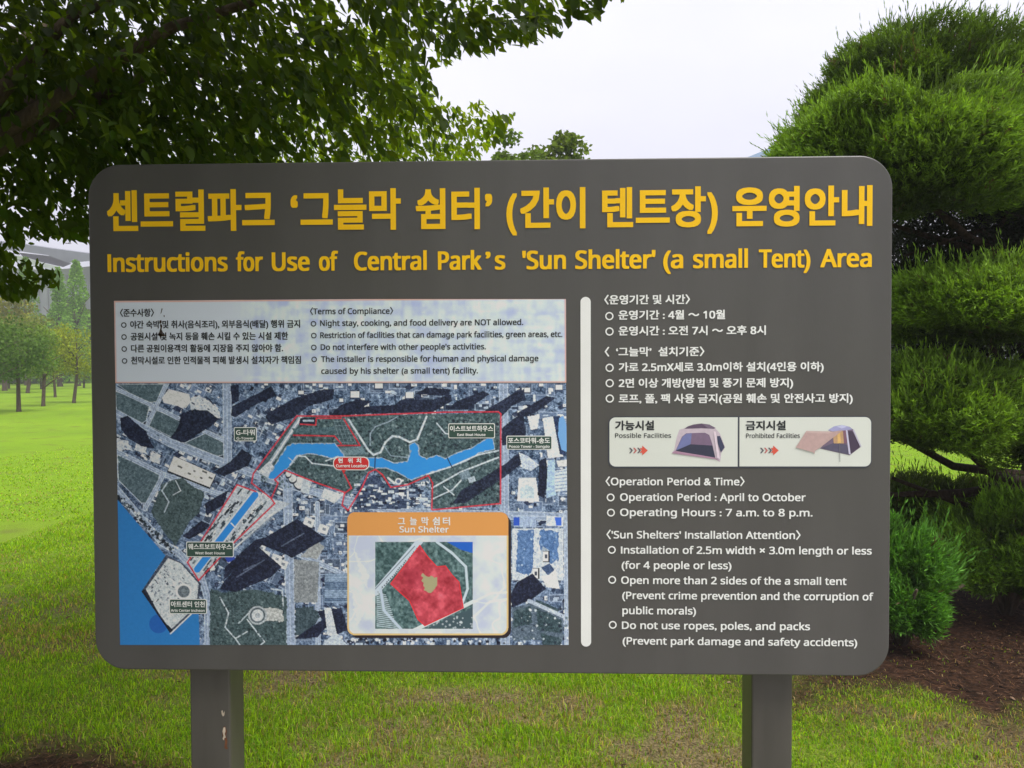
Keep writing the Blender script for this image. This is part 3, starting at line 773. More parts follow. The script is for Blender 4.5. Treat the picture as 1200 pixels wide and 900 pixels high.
X0, Z0 = plane(390.5, 551); X1, Z1 = plane(433, 535); s = .00193
b.flat_y(rrect(X0, X1, Z0, Z1, 7 * s, 8)[::-1], -0.0012, 0)
b.flat_y(rrect(X0 + 1.1 * s, X1 - 1.1 * s, Z0 + 1.1 * s, Z1 - 1.1 * s, 6.2 * s, 8)[::-1], -0.0015, 1)
b.flat_y([plane(400.5, 550.5), plane(405.5, 550.5), plane(403, 555.5)][::-1], -0.0016, 1)
for ch, xx in (('현', 399), ('위', 410.5), ('치', 420.5)): put_text(b, ch, xx - 2.6, xx + 3, 542.5, 5.6, -0.0019, 0, True, (0.25, 0.2))
put_text(b, 'Current Location', 394, 430, 547.5, 3.4, -0.0019, 0, False, (0.14, 0.12))
b.build('location_marker', [M['white'], M['red']], mapo)

# ---- terms panel (pale, with a ghost of the aerial picture)
cv = Canvas(133.2, 350.5, 663.6, 449.2, 1.0)
X, Y = cv.X, cv.Y
e_top = lambda x: 353 + (349.2 - 353) * (x - 134) / (663 - 134)
g = np.clip((X - 270) / 40, 0, 1)
pat = fbm(X * .09, Y * .09, 4); st = (vnoise(X * .25, Y * .03 + 7) - .5) + (vnoise(X * .03 + 50, Y * .25) - .5)
cv.c[:] = np.array([186, 194, 213]) + (g * (np.clip((pat - .5) * 4, -1, 1) * 13 + st * 16))[..., None] * np.array([1, 1, .6]) + (g * 1.0)[..., None] * np.array([-4, 0, 10])
for k in range(120):
    x = pr.uniform(290, 660); y = pr.uniform(352, 446)
    cv.rot(x, y, pr.uniform(1, 8), pr.uniform(1, 5), 0, pr.choice(((206, 212, 214), (174, 184, 212), (198, 208, 220))), .28)
bo = (196, 150, 132)
cv.line([(134.2, 353.4), (663, 349.6)], 2.0, bo, .9); cv.line([(134.3, 353), (136, 449)], 2.0, bo, .8); cv.line([(662.6, 350), (663, 449)], 2.2, bo, .8); cv.line([(134, 448.6), (663.4, 448.0)], 2.2, bo, .9)
terms = cv.mesh('terms_panel', sign, -0.0011, 1.42, edges=(lambda y: 133.9 + (y - 353) * .016, lambda y: 663.2 + (y - 350) * .004, lambda x: e_top(x) - .4, lambda x: 448.9 - (x - 134) * .0009))
b = MB()
for tx, x0, x1, ba, h in (('〈준수사항〉', 141, 181, 371.2, 8.8), ('야간 숙박 및 취사(음식조리), 외부음식(배달) 행위 금지', 153, 352, 385, 8.8), ('공원시설 및 녹지 등을 훼손 시킬 수 있는 시설 제한', 153.5, 338, 399, 8.8),
                         ('다른 공원이용객의 활동에 지장을 주지 않아야 함.', 154, 332, 413, 8.8), ('천막시설로 인한 인적물적 피해 발생시 설치자가 책임짐', 154, 353, 427, 8.8)):
    put_text(b, tx, x0, x1, ba, h, -0.0016, 0, True, (0.26, 0.18))
for tx, x0, x1, ba in (('〈Terms of Compliance〉', 363.5, 461, 368.4), ('Night stay, cooking, and food delivery are NOT allowed.', 375.3, 613.2, 382.2), ('Restriction of facilities that can damage park facilities, green areas, etc.', 375.5, 659, 396.3),
                       ("Do not interfere with other people's activities.", 376, 569.5, 410.3), ('The installer is responsible for human and physical damage', 376.5, 631, 424.3), ('caused by his shelter (a small tent) facility.', 376.7, 560.2, 438.2)):
    put_text(b, tx, x0, x1, ba, 6.8, -0.0016, 0, False, (0.2, 0.16))
for c in ((145.5, 381), (145.8, 395), (146, 409), (146.4, 423), (367.6, 379.5), (368, 393.3), (368, 407.2), (368.4, 421.2)): ring(b, *c, 3.3, -0.0016, 1.2)
b.build('terms_lettering', M['black'], terms)
b = MB()
for P in ([(190, 361), (191, 362), (189.5, 367), (188.6, 368)], [(192.3, 369), (193.5, 370), (193, 372), (192.4, 371)], [(187, 376), (189.5, 375), (190, 378), (188, 379.5)],
          [(189, 379), (190.8, 382), (189.6, 386), (191.4, 389.5), (189.6, 393), (188.8, 398), (187.4, 393.5), (185, 392.5), (187.2, 389), (188.6, 384), (188, 381)], [(186, 391), (193, 391.5), (195.5, 393.5), (190, 394.5), (185, 393)]):
    b.flat_y([plane(*q) for q in P][::-1], -0.0019)
b.build('dried_stain', M['stain'], terms)

# ---- sun shelter card with its own aerial inset
cx0, cy0, cx1, cy1 = 406.5, 599.5, 598.5, 745.5
def inside(x, y, x0, y0, x1, y1, r):
    dx = np.maximum(np.maximum(x0 + r - x, x - (x1 - r)), 0); dy = np.maximum(np.maximum(y0 + r - y, y - (y1 - r)), 0)
    return np.hypot(dx, dy) <= r
cv = Canvas(405, 598, 601, 749, 2.4)
X, Y = cv.X, cv.Y
cv.c[:] = (34, 24, 30)
body = inside(X, Y, 407, 599.8, 595.6, 744.2, 9); inner = inside(X, Y, 409, 602, 593.6, 742.3, 7.5)
cv.c[body] = (238, 172, 118)
pat = fbm(X * .06 + 20, Y * .06, 4); ln = np.abs(fbm(X * .035, Y * .045 + 3, 2) - .5)
bodyc = np.array([186, 194, 214]) + (np.clip((pat - .5) * 4, -1, 1) * 14)[..., None] + (np.clip(.03 - ln, 0, .03) * 700)[..., None]
cv.c[inner] = bodyc[inner]
for P in ([(414, 640), (432, 672), (432, 690), (424, 680)], [(412, 690), (436, 700), (418, 735)]): cv.poly(P, (206, 208, 206), .5, 2)
for pts in ([(556, 705), (575, 695), (593, 694)], [(556, 722), (574, 705), (593, 702)]): cv.line(pts, 3, (208, 210, 210), .5)
hd = body & (Y < 627.5)
cv.c[hd] = (240, 138, 74)
# inset
w0 = (X > 440) & (X < 554) & (Y > 635) & (Y < 736.5)
nz_ = fbm(X * .35, Y * .35, 4)
ins_c = np.array([70, 96, 98]) + ((nz_ - .5) * 130)[..., None]
cv.c[w0] = ins_c[w0]
def cl(fn, *a):
    keep = cv.c.copy(); fn(*a); cv.c[~w0] = keep[~w0]
for k in range(160): cl(cv.disc, pr.uniform(440, 554), pr.uniform(635, 736), pr.uniform(.8, 2.6), pr.choice(((48, 70, 76), (96, 120, 118), (58, 84, 88))), .5)
cl(cv.poly, [(524, 635), (554, 635), (554, 648), (540, 644)], (24, 86, 176))
cl(cv.line, [(492, 634), (440, 694)], 8, (176, 188, 200)); cl(cv.line, [(440, 690), (486, 640)], 1.2, (110, 126, 140)); cl(cv.line, [(512, 635), (530, 648), (546, 664), (548, 690), (540, 712)], 3, (176, 190, 204))
for k in range(26): cl(cv.disc, 443 + k * 1.85 + pr.uniform(-1, 1), 694 - k * 2.05, .9, (60, 74, 84), .8)
for k in range(18): cl(cv.line, [(442, 694 + k * 2.3), (452 + k * .8, 697 + k * 2.3)], 1.1, (186, 198, 208), .8)
cl(cv.line, [(446, 690), (450, 715), (470, 737)], 3.2, (170, 184, 198)); cl(cv.line, [(484, 739), (520, 722), (556, 704)], 4.5, (190, 198, 206)); cl(cv.poly, [(500, 737), (530, 722), (554, 712), (554, 737)], (56, 76, 84), 1, 2); 
for k in range(30): cl(cv.disc, pr.uniform(505, 554), pr.uniform(722, 737), pr.uniform(.6, 1.6), (190, 196, 200), .7)
P = [(492, 639), (501, 652), (512, 664), (522, 663), (530, 674), (538, 682), (543, 712), (498, 733), (490, 726), (480, 704), (458, 684), (470, 668)]
keep = cv.c.copy(); cv.poly(P, (176, 62, 76)); mk = np.abs(cv.c - keep).sum(-1) > 1
cv.c[mk] = cv.c[mk] + ((((nz_ - .5) * 40 + (fbm(X * .11, Y * .11 + 4, 3) - .5) * 110))[mk])[:, None] * np.array([1, .8, .8])
cv.poly([(470, 670), (484, 664), (494, 668), (496, 690), (480, 690)], (150, 40, 62), .35, 2)
cv.line(P + [P[0]], 1.2, (206, 40, 50))
cv.poly([(495, 671), (500, 675), (513, 677), (512, 686), (505, 696), (498, 690), (494, 680)], (150, 146, 112), 1, 2)
card = cv.mesh('sun_shelter_card', sign, -0.0012, 1.5, keep=lambda x, y: inside(x, y, 407, 599.8, 595.6, 744.2, 9) | inside(x, y, 411, 604, 598.6, 747.2, 9))
b = MB()
for ch, xx in (('그', 470.5), ('늘', 484.3), ('막', 498), ('쉼', 511), ('터', 523)): put_text(b, ch, xx - 4, xx + 4.5, 615.2, 9.3, -0.0018, 0, True, (0.3, 0.2))
put_text(b, 'Sun Shelter', 468.3, 526, 623.7, 7.2, -0.0018, 0, False, (0.22, 0.18))
b.build('card_lettering', M['white'], card)

# ---- facilities panel with the two tents
fx0, fy0, fx1, fy1 = 712.5, 487.5, 1021.8, 548.3
b = MB()
s = .00193
X0, Z0 = plane(fx0, fy1); X1, Z1 = plane(fx1, fy0); 
b.flat_y(rrect(X0, X1, Z0, Z1, 8.5 * s, 8)[::-1], -0.0008, 0)
X0, Z0 = plane(714.2, 546.6); Xd, Zd = plane(864.4, 488.9)
def half(x0, x1, z0, z1, left, r):
    pts = rrect(x0, x1, z0, z1, r, 8)
    out = []
    for x, z in pts:
        if left and x > x1 - r + 1e-9: x = x1
        if (not left) and x < x0 + r - 1e-9: x = x0
        if (left and x == x1) or ((not left) and x == x0): z = z1 if z > (z0 + z1) / 2 else z0
        if not out or abs(out[-1][0] - x) + abs(out[-1][1] - z) > 1e-6: out.append((x, z))
    if abs(out[0][0] - out[-1][0]) + abs(out[0][1] - out[-1][1]) < 1e-6: out.pop()
    return out
b.flat_y(half(X0, Xd, Z0, Zd, True, 7 * s)[::-1], -0.0012, 1)
X2, _ = plane(866.4, 520); X3, Z3 = plane(1020.3, 546.4)
b.flat_y(half(X2, X3, Z0 + .0004, Zd, False, 7 * s)[::-1], -0.0012, 1)
fac = b.build('facilities_panel', [M['navy'], mat_basic('panel_white', (0.74, 0.77, 0.70), 0.4, 0.03, 6)], sign)
b = MB()
put_text(b, '가능시설', 720.7, 766.5, 504, 11, -0.0018, 0, True, (0.42, 0.3)); put_text(b, 'Possible Facilities', 720.7, 786.3, 513, 5.4, -0.0018, 0, False, (0.08, 0.06))
b.build('facilities_lettering', M['black'], fac)
b = MB()
put_text(b, '금지시설', 873.5, 920.5, 504, 11, -0.0018, 0, True, (0.42, 0.3)); put_text(b, 'Prohibited Facilities', 874, 937, 513.2, 5.4, -0.0018, 0, False, (0.08, 0.06))
b.build('facilities_lettering', M['black'], fac)
arrow_mats = [mat_basic('arrow_grey', (0.12, 0.12, 0.14), .4), mat_basic('arrow_pink', (0.55, 0.16, 0.15), .4), mat_basic('arrow_red', (0.75, 0.11, 0.07), .4)]
for ox in (0, 153.3):
    b = MB()
    for k, mi in ((0, 0), (1, 1), (2, 0)):
        x = 737 + ox + k * 4.7
        b.flat_y([plane(*q) for q in ((x, 524.6), (x + 2, 524.6), (x + 4.6, 527.8), (x + 2, 531), (x, 531), (x + 2.6, 527.8))][::-1], -0.0018, mi)
    x = 749.5 + ox
    b.flat_y([plane(*q) for q in ((x, 525), (x + 3, 525), (x + 3, 522), (x + 9.5, 527.8), (x + 3, 533.4), (x + 3, 530.4), (x, 530.4), (x + 2.4, 527.7))][::-1], -0.0018, 2)
    b.build('arrow', arrow_mats, fac)
def tent(polys, lines):
    xs = [q[0] for P, _ in polys for q in P]; ys = [q[1] for P, _ in polys for q in P]
    mats = []; b = MB()
    for k, (P, c) in enumerate(polys):
        key = 'tent_ink_%d_%d_%d' % c
        m = bpy.data.materials.get(key) or mat_basic(key, tuple(lin(c) * 1.15), .4, .08, 120)
        if m not in mats: mats.append(m)
        b.flat_y([plane(*q) for q in P][::-1], -0.0015 - k * 0.00012, mats.index(m))
    return b.build('tent_picture', mats, fac)
tent([([(796, 503.5), (803, 501.6), (838, 501.8), (843.5, 508), (849.5, 524), (845, 531), (843.8, 541), (838, 537.6), (787, 531), (790, 527), (793, 512)], (192, 178, 188)),
      ([(801.5, 502.5), (806, 499.5), (813, 497.3), (822, 496.2), (831, 497.4), (838.5, 501.4), (836, 502.4), (822, 501.8)], (92, 74, 96)),
      ([(822, 496.4), (831, 497.6), (838.3, 501.3), (830, 501.8)], (116, 100, 120)),
      ([(791.5, 528), (799, 511.6), (804, 507.6), (826, 507), (831, 509.6), (834.5, 520), (838, 536), (800, 529.5)], (120, 100, 124)),
      ([(792, 527.6), (799.4, 512), (804, 508.2), (810.5, 507.6), (809, 521)], (112, 118, 164)),
      ([(791.5, 528), (809, 520.5), (834.5, 522), (838, 536.4), (800, 529.8)], (52, 54, 74)),
      ([(787, 531), (791, 528.2), (838, 536.2), (843.8, 541), (838, 538)], (166, 130, 152)),
      ([(840, 511), (843.5, 510.8), (849, 524), (844.6, 530), (841, 520)], (62, 66, 92)),
      ([(836, 505), (838.6, 506), (843.2, 538), (840, 536)], (220, 204, 214))], [])
tent([([(970, 504), (977, 499.6), (986, 497.9), (995, 500), (1000, 503.5), (1008.5, 523.5), (995.5, 533.4), (960.5, 525.5), (978, 508)], (118, 102, 122)),
      ([(970, 504), (977, 499.6), (986, 497.9), (994, 499.8), (999, 503), (988, 504.4), (976, 505.6)], (160, 160, 200)),
      ([(980, 500), (986, 498), (992, 500), (986, 502)], (192, 194, 222)),
      ([(993.5, 505), (998, 505), (1008, 523), (996, 532.4)], (70, 58, 78)),
      ([(962, 525), (976, 519), (992, 521), (994.5, 532.6)], (86, 82, 104)),
      ([(976, 512), (980, 507), (987.5, 504.8), (988.5, 519.5), (976.5, 519.5)], (186, 150, 112)),
      ([(981, 508), (984, 507), (985, 519), (981, 519.5)], (216, 176, 110)),
      ([(987.5, 504.6), (990.5, 504), (992, 519), (988.6, 519.6)], (128, 92, 108)),
      ([(990.6, 504), (992.6, 504), (996.4, 532.4), (994.2, 532)], (196, 192, 214)),
      ([(998.6, 503.6), (1000.2, 503.4), (1009, 523), (1007.4, 523.6)], (180, 176, 196)),
      ([(932, 524.3), (944.5, 504.8), (976, 505.6), (987.5, 503.8), (961, 524), (954.5, 528.4), (954, 532), (952.6, 530)], (184, 156, 152)),
      ([(944.5, 504.8), (976, 505.6), (970, 508), (943, 507)], (196, 172, 168)),
      ([(983, 519), (983.6, 519), (983.9, 541), (983.3, 541)], (110, 110, 116))], [])

# ------------------------------------------------------------------ foliage builders
LEAF = np.array([(0, 0, 0), (0.30, 0.24, 0.045), (0.68, 0.17, 0.03), (1, 0, -0.06), (0.68, -0.17, 0.03), (0.30, -0.24, 0.045)])
LEAF_F = [(0, 3, 2, 1), (0, 5, 4, 3)]

def place_leaves(P, D, N, L, shape=LEAF, width=1.0):
    """Leaf blades at P pointing along D with face normal near N, length L."""
    D = norm(D); U = norm(np.cross(N, D)); Wn = np.cross(D, U)
    sh = shape[None] * L[:, None, None]
    return (P[:, None] + D[:, None] * sh[:, :, :1] + U[:, None] * sh[:, :, 1:2] * width + Wn[:, None] * sh[:, :, 2:3]).reshape(-1, 3)

def in_poly(px, py, poly):
    ins = np.zeros(px.shape, bool)
    for i in range(len(poly)):
        xa, ya = poly[i]; xb, yb = poly[i - 1]
        if ya == yb: continue
        ins ^= ((ya > py) != (yb > py)) & (px < (xb - xa) * (py - ya) / (yb - ya) + xa)
    return ins

# ------------------------------------------------------------------ broadleaf tree overhanging the sign
TX, TY = -2.36, 1.10
broad = empty('broadleaf_tree', (TX, TY, 0), 'broadleaf tree with low leafy branches overhanging the notice board', 'tree')
b = MB()
b.tube([(TX, TY, -0.15), (TX, TY, 0.02), (TX + .01, TY, 0.15), (TX + .03, TY + .02, 0.6), (TX + .02, TY + .05, 1.3), (TX + .05, TY + .06, 2.1), (TX + .1, TY + .1, 2.9)],
       [0.30, 0.245, 0.185, 0.155, 0.145, 0.135, 0.11], 18, 0, 0.05)
for a in (0.9, 1.9, 2.8, 3.9, 5.0):
    c_, s_ = math.cos(a), math.sin(a)
    b.tube([(TX + .1*c_, TY + .1*s_, 0.22), (TX + .2*c_, TY + .2*s_, 0.06), (TX + .36*c_, TY + .36*s_, -0.03)], [.07, .06, .03], 8, 0, .05)
b.build('trunk', M['bark'], broad, smooth=True)
top = np.array([TX + .06, TY + .07, 2.35])
limb_ends = [at(330, -60, 1.6), at(610, -60, 1.35), at(450, 110, 3.2), at(40, 40, 2.2), np.array([-1.2, -0.9, 3.1]), np.array([-2.9, 0.2, 3.3]), np.array([-2.3, 2.6, 3.6]), np.array([-0.6, 0.6, 3.6]), at(200, 150, 2.4)]
limb_pts = []
for e in limb_ends:
    m1 = top * .6 + e * .4 + np.array([0, 0, .22]) + rng.normal(size=3) * .06
    m2 = top * .25 + e * .75 + np.array([0, 0, .12]) + rng.normal(size=3) * .05
    pts = [top - np.array([0, 0, .15]), m1, m2, e]
    limb_pts.append(pts)
    bb = MB(); bb.tube(pts, [.042, .022, .012, .005], 8, 0, .05)
    bb.build('branch', M['bark'], broad, smooth=True)

SIL = [(-3000, -4000), (4000, -4000), (4000, -30), (1500, -16), (900, -10), (748, -6), (738, 12), (722, 0), (706, 26), (685, 32), (675, 20), (662, 45), (640, 50), (622, 60), (607, 56), (593, 64), (567, 72), (547, 68), (530, 80), (517, 84), (503, 58), (495, 70),
       (508, 88), (512, 112), (530, 132), (553, 122), (570, 122), (583, 138), (614, 125), (612, 134), (597, 152), (590, 168), (572, 190), (560, 290), (105, 290), (92, 286), (70, 288), (52, 284), (30, 292), (24, 300), (60, 318), (82, 334), (76, 346), (58, 340), (44, 352), (24, 360), (0, 350), (-400, 420), (-3000, 500)]

def twigs(P, D, per, Lmin, Lmax, spread=0.30):
    """Sprays of alternate leaves along short twigs that start at P and run along D."""
    n_ = len(P)
    t_ = np.tile(np.linspace(0.12, 1, per), (n_, 1)) + rng.uniform(-.04, .04, (n_, per))
    D = norm(D)
    side = norm(np.cross(D, rand_dir(n_)))
    pos = P[:, None] + D[:, None] * (t_ * spread)[..., None] - np.array([0, 0, 1.0]) * (t_ ** 2 * spread * .35)[..., None]
    sgn = np.where(np.arange(per) % 2, 1, -1)[None, :, None]
    ld = norm(D[:, None] * .75 + side[:, None] * sgn * .8 + np.array([0, 0, -.85]) + rng.normal(size=(n_, per, 3)) * .32)
    nv = norm(np.array([0, 0, 1.0]) + rng.normal(size=(n_, per, 3)) * .5)
    L = rng.uniform(Lmin * .75, Lmax * 1.1, (n_, per)) * rng.uniform(.8, 1.15, (n_, 1)) * (1 - .25 * np.abs(t_ - .55))
    return pos.reshape(-1, 3), ld.reshape(-1, 3), nv.reshape(-1, 3), L.ravel()

def clump(px, py, Y, rad, n_):
    c = at(px, py, Y)
    q = rng.normal(size=(n_, 3)) * np.array([rad[0], rad[1], rad[2]]) * .55
    return c + q
groups = []
def addg(P, per, l0, l1, tone, spread=.3):
    D = norm((P - top) * np.array([1, 1, .3]) / (np.linalg.norm(P - top, axis=1, keepdims=True) + .1) + rng.normal(size=P.shape) * .55 + np.array([0, 0, -.25]))
    a = twigs(P, D, per, l0, l1, spread)
    groups.append((*a, np.full(len(a[0]), tone)))
# darker near layer along the top, sprays hanging out on the right, the paler far part in the middle, the low sprays on the left
for px, py, Y, rad, n_ in ((60, 40, 1.5, (.9, .9, .35), 560), (230, 30, 1.7, (.9, .9, .35), 300), (400, 0, 1.5, (.8, .8, .28), 150), (560, -20, 1.3, (.6, .7, .2), 130), (680, -30, 1.1, (.3, .4, .12), 40),
                           (60, 150, 1.9, (.7, .7, .45), 430), (200, 140, 2.0, (.8, .8, .4), 280), (330, 130, 2.2, (.7, .7, .35), 90), (-120, 150, 1.6, (.6, .8, .6), 160), (30, 250, 1.9, (.5, .5, .25), 150), (10, 320, 1.8, (.25, .3, .12), 40)):
    addg(clump(px, py, Y, rad, n_), 9, .052, .078, 0)
for px, py, Y, rad, n_ in ((390, 130, 3.4, (.6, .7, .5), 150), (470, 130, 3.6, (.5, .7, .42), 150), (530, 160, 3.8, (.4, .5, .28), 80), (590, 150, 3.9, (.2, .3, .16), 22), (440, 60, 3.2, (.5, .6, .35), 90), (300, 160, 3.4, (.6, .6, .4), 80)):
    addg(clump(px, py, Y, rad, n_), 9, .05, .075, 1)
for px, py, Y in ((722, -2, 1.0), (735, -4, 1.0), (690, 10, 1.05), (655, 15, 1.1), (610, 25, 1.1), (560, 40, 1.15), (520, 45, 1.2), (600, 145, 3.9), (560, 140, 3.8), (15, 330, 1.7), (60, 310, 1.7), (85, 295, 1.7)):
    addg(clump(px, py, Y, (.05, .1, .04), 7), 8, .055, .078, 1 if Y > 3 else 0, .2)
# the crown beyond the picture, unseen, with clumps added to shade the left of the board
for c, rad, n_ in (((-1.6, -.3, 3.1), (.9, .9, .4), 300), ((-1.9, -1.3, 3.2), (1.1, .9, .5), 900), ((-1.4, -1.6, 3.6), (.8, .9, .5), 300), ((-2.9, -.6, 3.2), (1.0, 1.3, .7), 420), ((-3.0, 2.0, 3.6), (.8, 1.0, .8), 90), ((-2.9, 0.6, 4.6), (1.0, 1.3, .7), 120),
                   ((-2.9, -1.9, 2.5), (.8, .8, .6), 350), ((-2.5, -1.9, 1.9), (.7, .9, .6), 800), ((-3.3, -2.8, 1.9), (.9, 1.0, .8), 800), ((-1.5, -2.9, 2.7), (.9, .9, .6), 650), ((-1.6, .9, 3.9), (1.3, 1.2, .5), 240), ((-.5, 1.3, 4.2), (1.0, 1.1, .45), 180), ((-2.2, -3.6, 2.6), (1.0, .8, .8), 420), ((-.75, -.6, 3.3), (.8, .8, .4), 480), ((-1.5, -.7, 3.3), (.8, .8, .4), 480)):
    addg(np.array(c) + rng.normal(size=(n_, 3)) * np.array(rad) * .55, 8, .085, .125, 2, .38)
P = np.concatenate([g[0] for g in groups]); D = np.concatenate([g[1] for g in groups]); Nn = np.concatenate([g[2] for g in groups]); L = np.concatenate([g[3] for g in groups]); T = np.concatenate([g[4] for g in groups])
tip = P + norm(D) * L[:, None]
px_, py_, z_ = project(P); tx_, ty_, tz_ = project(tip)
jx, jy = np.abs(rng.normal(size=len(P))) * 11, np.abs(rng.normal(size=len(P))) * 9
ok = ((z_ < .2) | (in_poly(px_ + jx, py_ + jy, SIL) & in_poly(tx_, ty_, SIL))) & (P[:, 2] > np.where(P[:, 1] < 0, .9, 1.6)) & (np.linalg.norm(P - CAM, axis=1) > 1.0)
ok &= ~((T > 1.5) & (z_ > .1) & (py_ > -60) & (px_ > -80))
ok &= ~((np.abs(P[:, 0]) < 1.0) & (P[:, 1] > -.25) & (P[:, 1] < .2) & (P[:, 2] < 2.1))
# nothing may hang between the camera and the board
bx, bz = P[:, 0], P[:, 2]
ok &= ~((z_ > .2) & (P[:, 1] < .1) & (px_ > 95) & (px_ < 1060) & (py_ > 150))
P, D, Nn, L, T = P[ok], D[ok], Nn[ok], L[ok], T[ok]
V = place_leaves(P, D, Nn, L, width=1.05)
base = np.array([0.028, 0.055, 0.006]); hue = rng.random((len(P), 1))
colr = base * (0.75 + .55 * rng.random((len(P), 1))) * (1 + hue * np.array([.55, .25, 0])) * np.where(T[:, None] == 1, np.array([2.0, 1.85, 1.4]), .85)  # far sprays coloured paler as if backlit, the rest darkened like shade
np_mesh('crown', V - np.array([TX, TY, 0]), 6, LEAF_F, M['leaf'], np.repeat(colr, 6, 0), broad)
print('broad leaves', len(P))

# ------------------------------------------------------------------ junipers
def spray_geo(P, D, L, nl=7, wid=.011, fan=.55):
    """Feathery juniper shoots: nl narrow pointed scales-leaved twiglets along each shoot."""
    n_ = len(P)
    D = norm(D)
    t_ = np.linspace(0.0, .78, nl)[None] + rng.uniform(-.05, .05, (n_, nl))
    pos = P[:, None] + D[:, None] * (t_ * L[:, None])[..., None]
    ld = norm(D[:, None] + rng.normal(size=(n_, nl, 3)) * fan * (1 - .5 * t_)[..., None] + np.array([0, 0, .15]))
    LL = (np.minimum(L, .13)[:, None] * rng.uniform(.28, .52, (n_, nl)) * (1 - .3 * t_))
    U = norm(np.cross(ld, rand_dir(n_ * nl).reshape(n_, nl, 3)))
    w_ = wid * rng.uniform(.7, 1.3, (n_, nl))
    a = pos; c = pos + ld * LL[..., None]
    m1 = pos + ld * (LL * .45)[..., None]
    V = np.stack([a, m1 + U * w_[..., None] * .5, c, m1 - U * w_[..., None] * .5], 2)
    return V.reshape(-1, 3), t_.ravel()

def pad(name, parent, off, c, r, n_, flat=.45, tone=1.0, inner=.6, L0=.05, L1=.115, long_=.05, hue=(1, 1, 1), lump=.40, k=34):
    """One clipped cushion of juniper foliage around c (world) with radii r: many plume-like tufts over a dark twiggy inside."""
    c = np.array(c); r = np.array(r); n_ = int(n_ * 1.9)
    cen = rand_dir(k); cen[:, 2] = np.abs(cen[:, 2]) * 1.0 - .22; cen = norm(cen)
    camp = rng.uniform(.84, 1.08, k)
    d = rand_dir(n_)
    d[:, 2] = np.where(d[:, 2] < -.15, d[:, 2] * rng.uniform(-.7, 1, n_), d[:, 2]); d = norm(d)
    dd = d @ cen.T; own = dd.argmax(1); near = dd.max(1)
    core = np.clip((near - .875) / .125, -1.1, 1)
    amp = camp[own] * (1 + lump * core * .8) + rng.normal(size=n_) * .035
    depth = np.where(rng.random(n_) < inner, 1 - rng.random(n_) ** 2 * .16, rng.uniform(.35, .95, n_))
    q = d * r * amp[:, None] * depth[:, None]
    q[:, 2] = np.where(q[:, 2] < 0, q[:, 2] * flat, q[:, 2])
    P = c + q
    plume = norm(cen * np.array([1, 1, .7]) + np.array([0, 0, .75]) + rng.normal(size=(k, 3)) * .3)
    D = norm(d * np.array([1, 1, .8]) * .55 + plume[own] * .75 + rng.normal(size=(n_, 3)) * .30)
    L = rng.uniform(L0, L1, n_)
    lg = (rng.random(n_) < long_) & (depth > .85) & (d[:, 2] > .0)
    L = np.where(lg, L * rng.uniform(1.6, 3.0, n_), L)
    D = np.where(lg[:, None], norm(D * .7 + np.array([0, 0, .6]) + rng.normal(size=(n_, 3)) * .25), D)
    P = P - D * (L * np.where(lg, .25, .55))[:, None]
    hole = (near < .90) & (rng.random(n_) < .55) & (depth > .72)          # dark clefts between the tufts
    P, D, L, lg, depth, core = P[~hole], D[~hole], L[~hole], lg[~hole], depth[~hole], core[~hole]
    n_ = len(P); nl = 11
    V, t_ = spray_geo(P, D, L, nl, wid=.0068, fan=np.where(lg, .22, .75)[:, None, None])
    young_lit = np.repeat(np.clip((depth - .62) / .38, 0, 1) * (.18 + .82 * np.clip(core * .8 + .45, 0, 1)), nl) * (.30 + .70 * t_ / .8)  # pale new tips; inside and gaps between tufts darkened as shade
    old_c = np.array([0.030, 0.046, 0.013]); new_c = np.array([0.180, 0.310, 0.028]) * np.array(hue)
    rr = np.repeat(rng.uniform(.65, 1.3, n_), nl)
    cc = (old_c + (new_c - old_c) * young_lit[:, None]) * rr[:, None] * tone
    dead = np.repeat(rng.random(n_) < .015, nl)
    cc[dead] = np.array([.11, .075, .035])
    return np_mesh(name, V - off, 4, [(0, 1, 2, 3)], M['juniper'], np.repeat(cc, 4, 0), parent)

jt = at(1225, 600, 3.3); JX, JY = jt[0], jt[1]
JO = np.array([JX, JY, 0])
jun = empty('pruned_juniper', (JX, JY, 0), 'tall juniper clipped into tiered cushions standing right of the notice board', 'tree')
b = MB()
b.tube([(JX, JY, -.1), (JX, JY, .05), (JX - .05, JY + .02, .6), (JX - .02, JY - .03, 1.2), (JX - .12, JY + .05, 1.9), (JX - .2, JY + .1, 2.6), (JX - .3, JY + .2, 3.2)], [.16, .13, .10, .09, .075, .055, .03], 12, 0, .08)
b.build('trunk', M['juniper_bark'], jun, smooth=True)
pads = [   # photo px, py, world y, radii, shoots, lower half, tone
    ((1080, 122), 3.5, (.57, .56, .39), 9500, .8, .80),
    ((1052, 196), 2.75, (.56, .55, .38), 13500, 1.15, 1.25),
    ((1238, 218), 3.0, (.33, .45, .42), 4500, .8, .95),
    ((1148, 372), 2.75, (.50, .46, .27), 9500, .85, 1.35),
    ((1104, 492), 2.78, (.46, .42, .30), 10500, .95, 1.35),
    ((1226, 500), 2.75, (.30, .40, .36), 6500, 1.25, 1.2),
    ((1012, 480), 3.2, (.30, .36, .28), 3500, .8, 1.0),
]
for (px, py), Y, r, n_, fl, tone in pads:
    c = at(px, py, Y)
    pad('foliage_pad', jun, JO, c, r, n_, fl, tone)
    st = np.array([JX - .1 * max(0, c[2] - .8) / 2, JY, max(.35, c[2] - .45)])
    e = c + np.array([0, 0, -.05])
    bb = MB(); bb.tube([st, st * .5 + e * .5 + np.array([0, 0, -.12]), e], [.034, .026, .012], 8, 0, .08)
    bb.build('branch', M['juniper_bark'], jun, smooth=True)
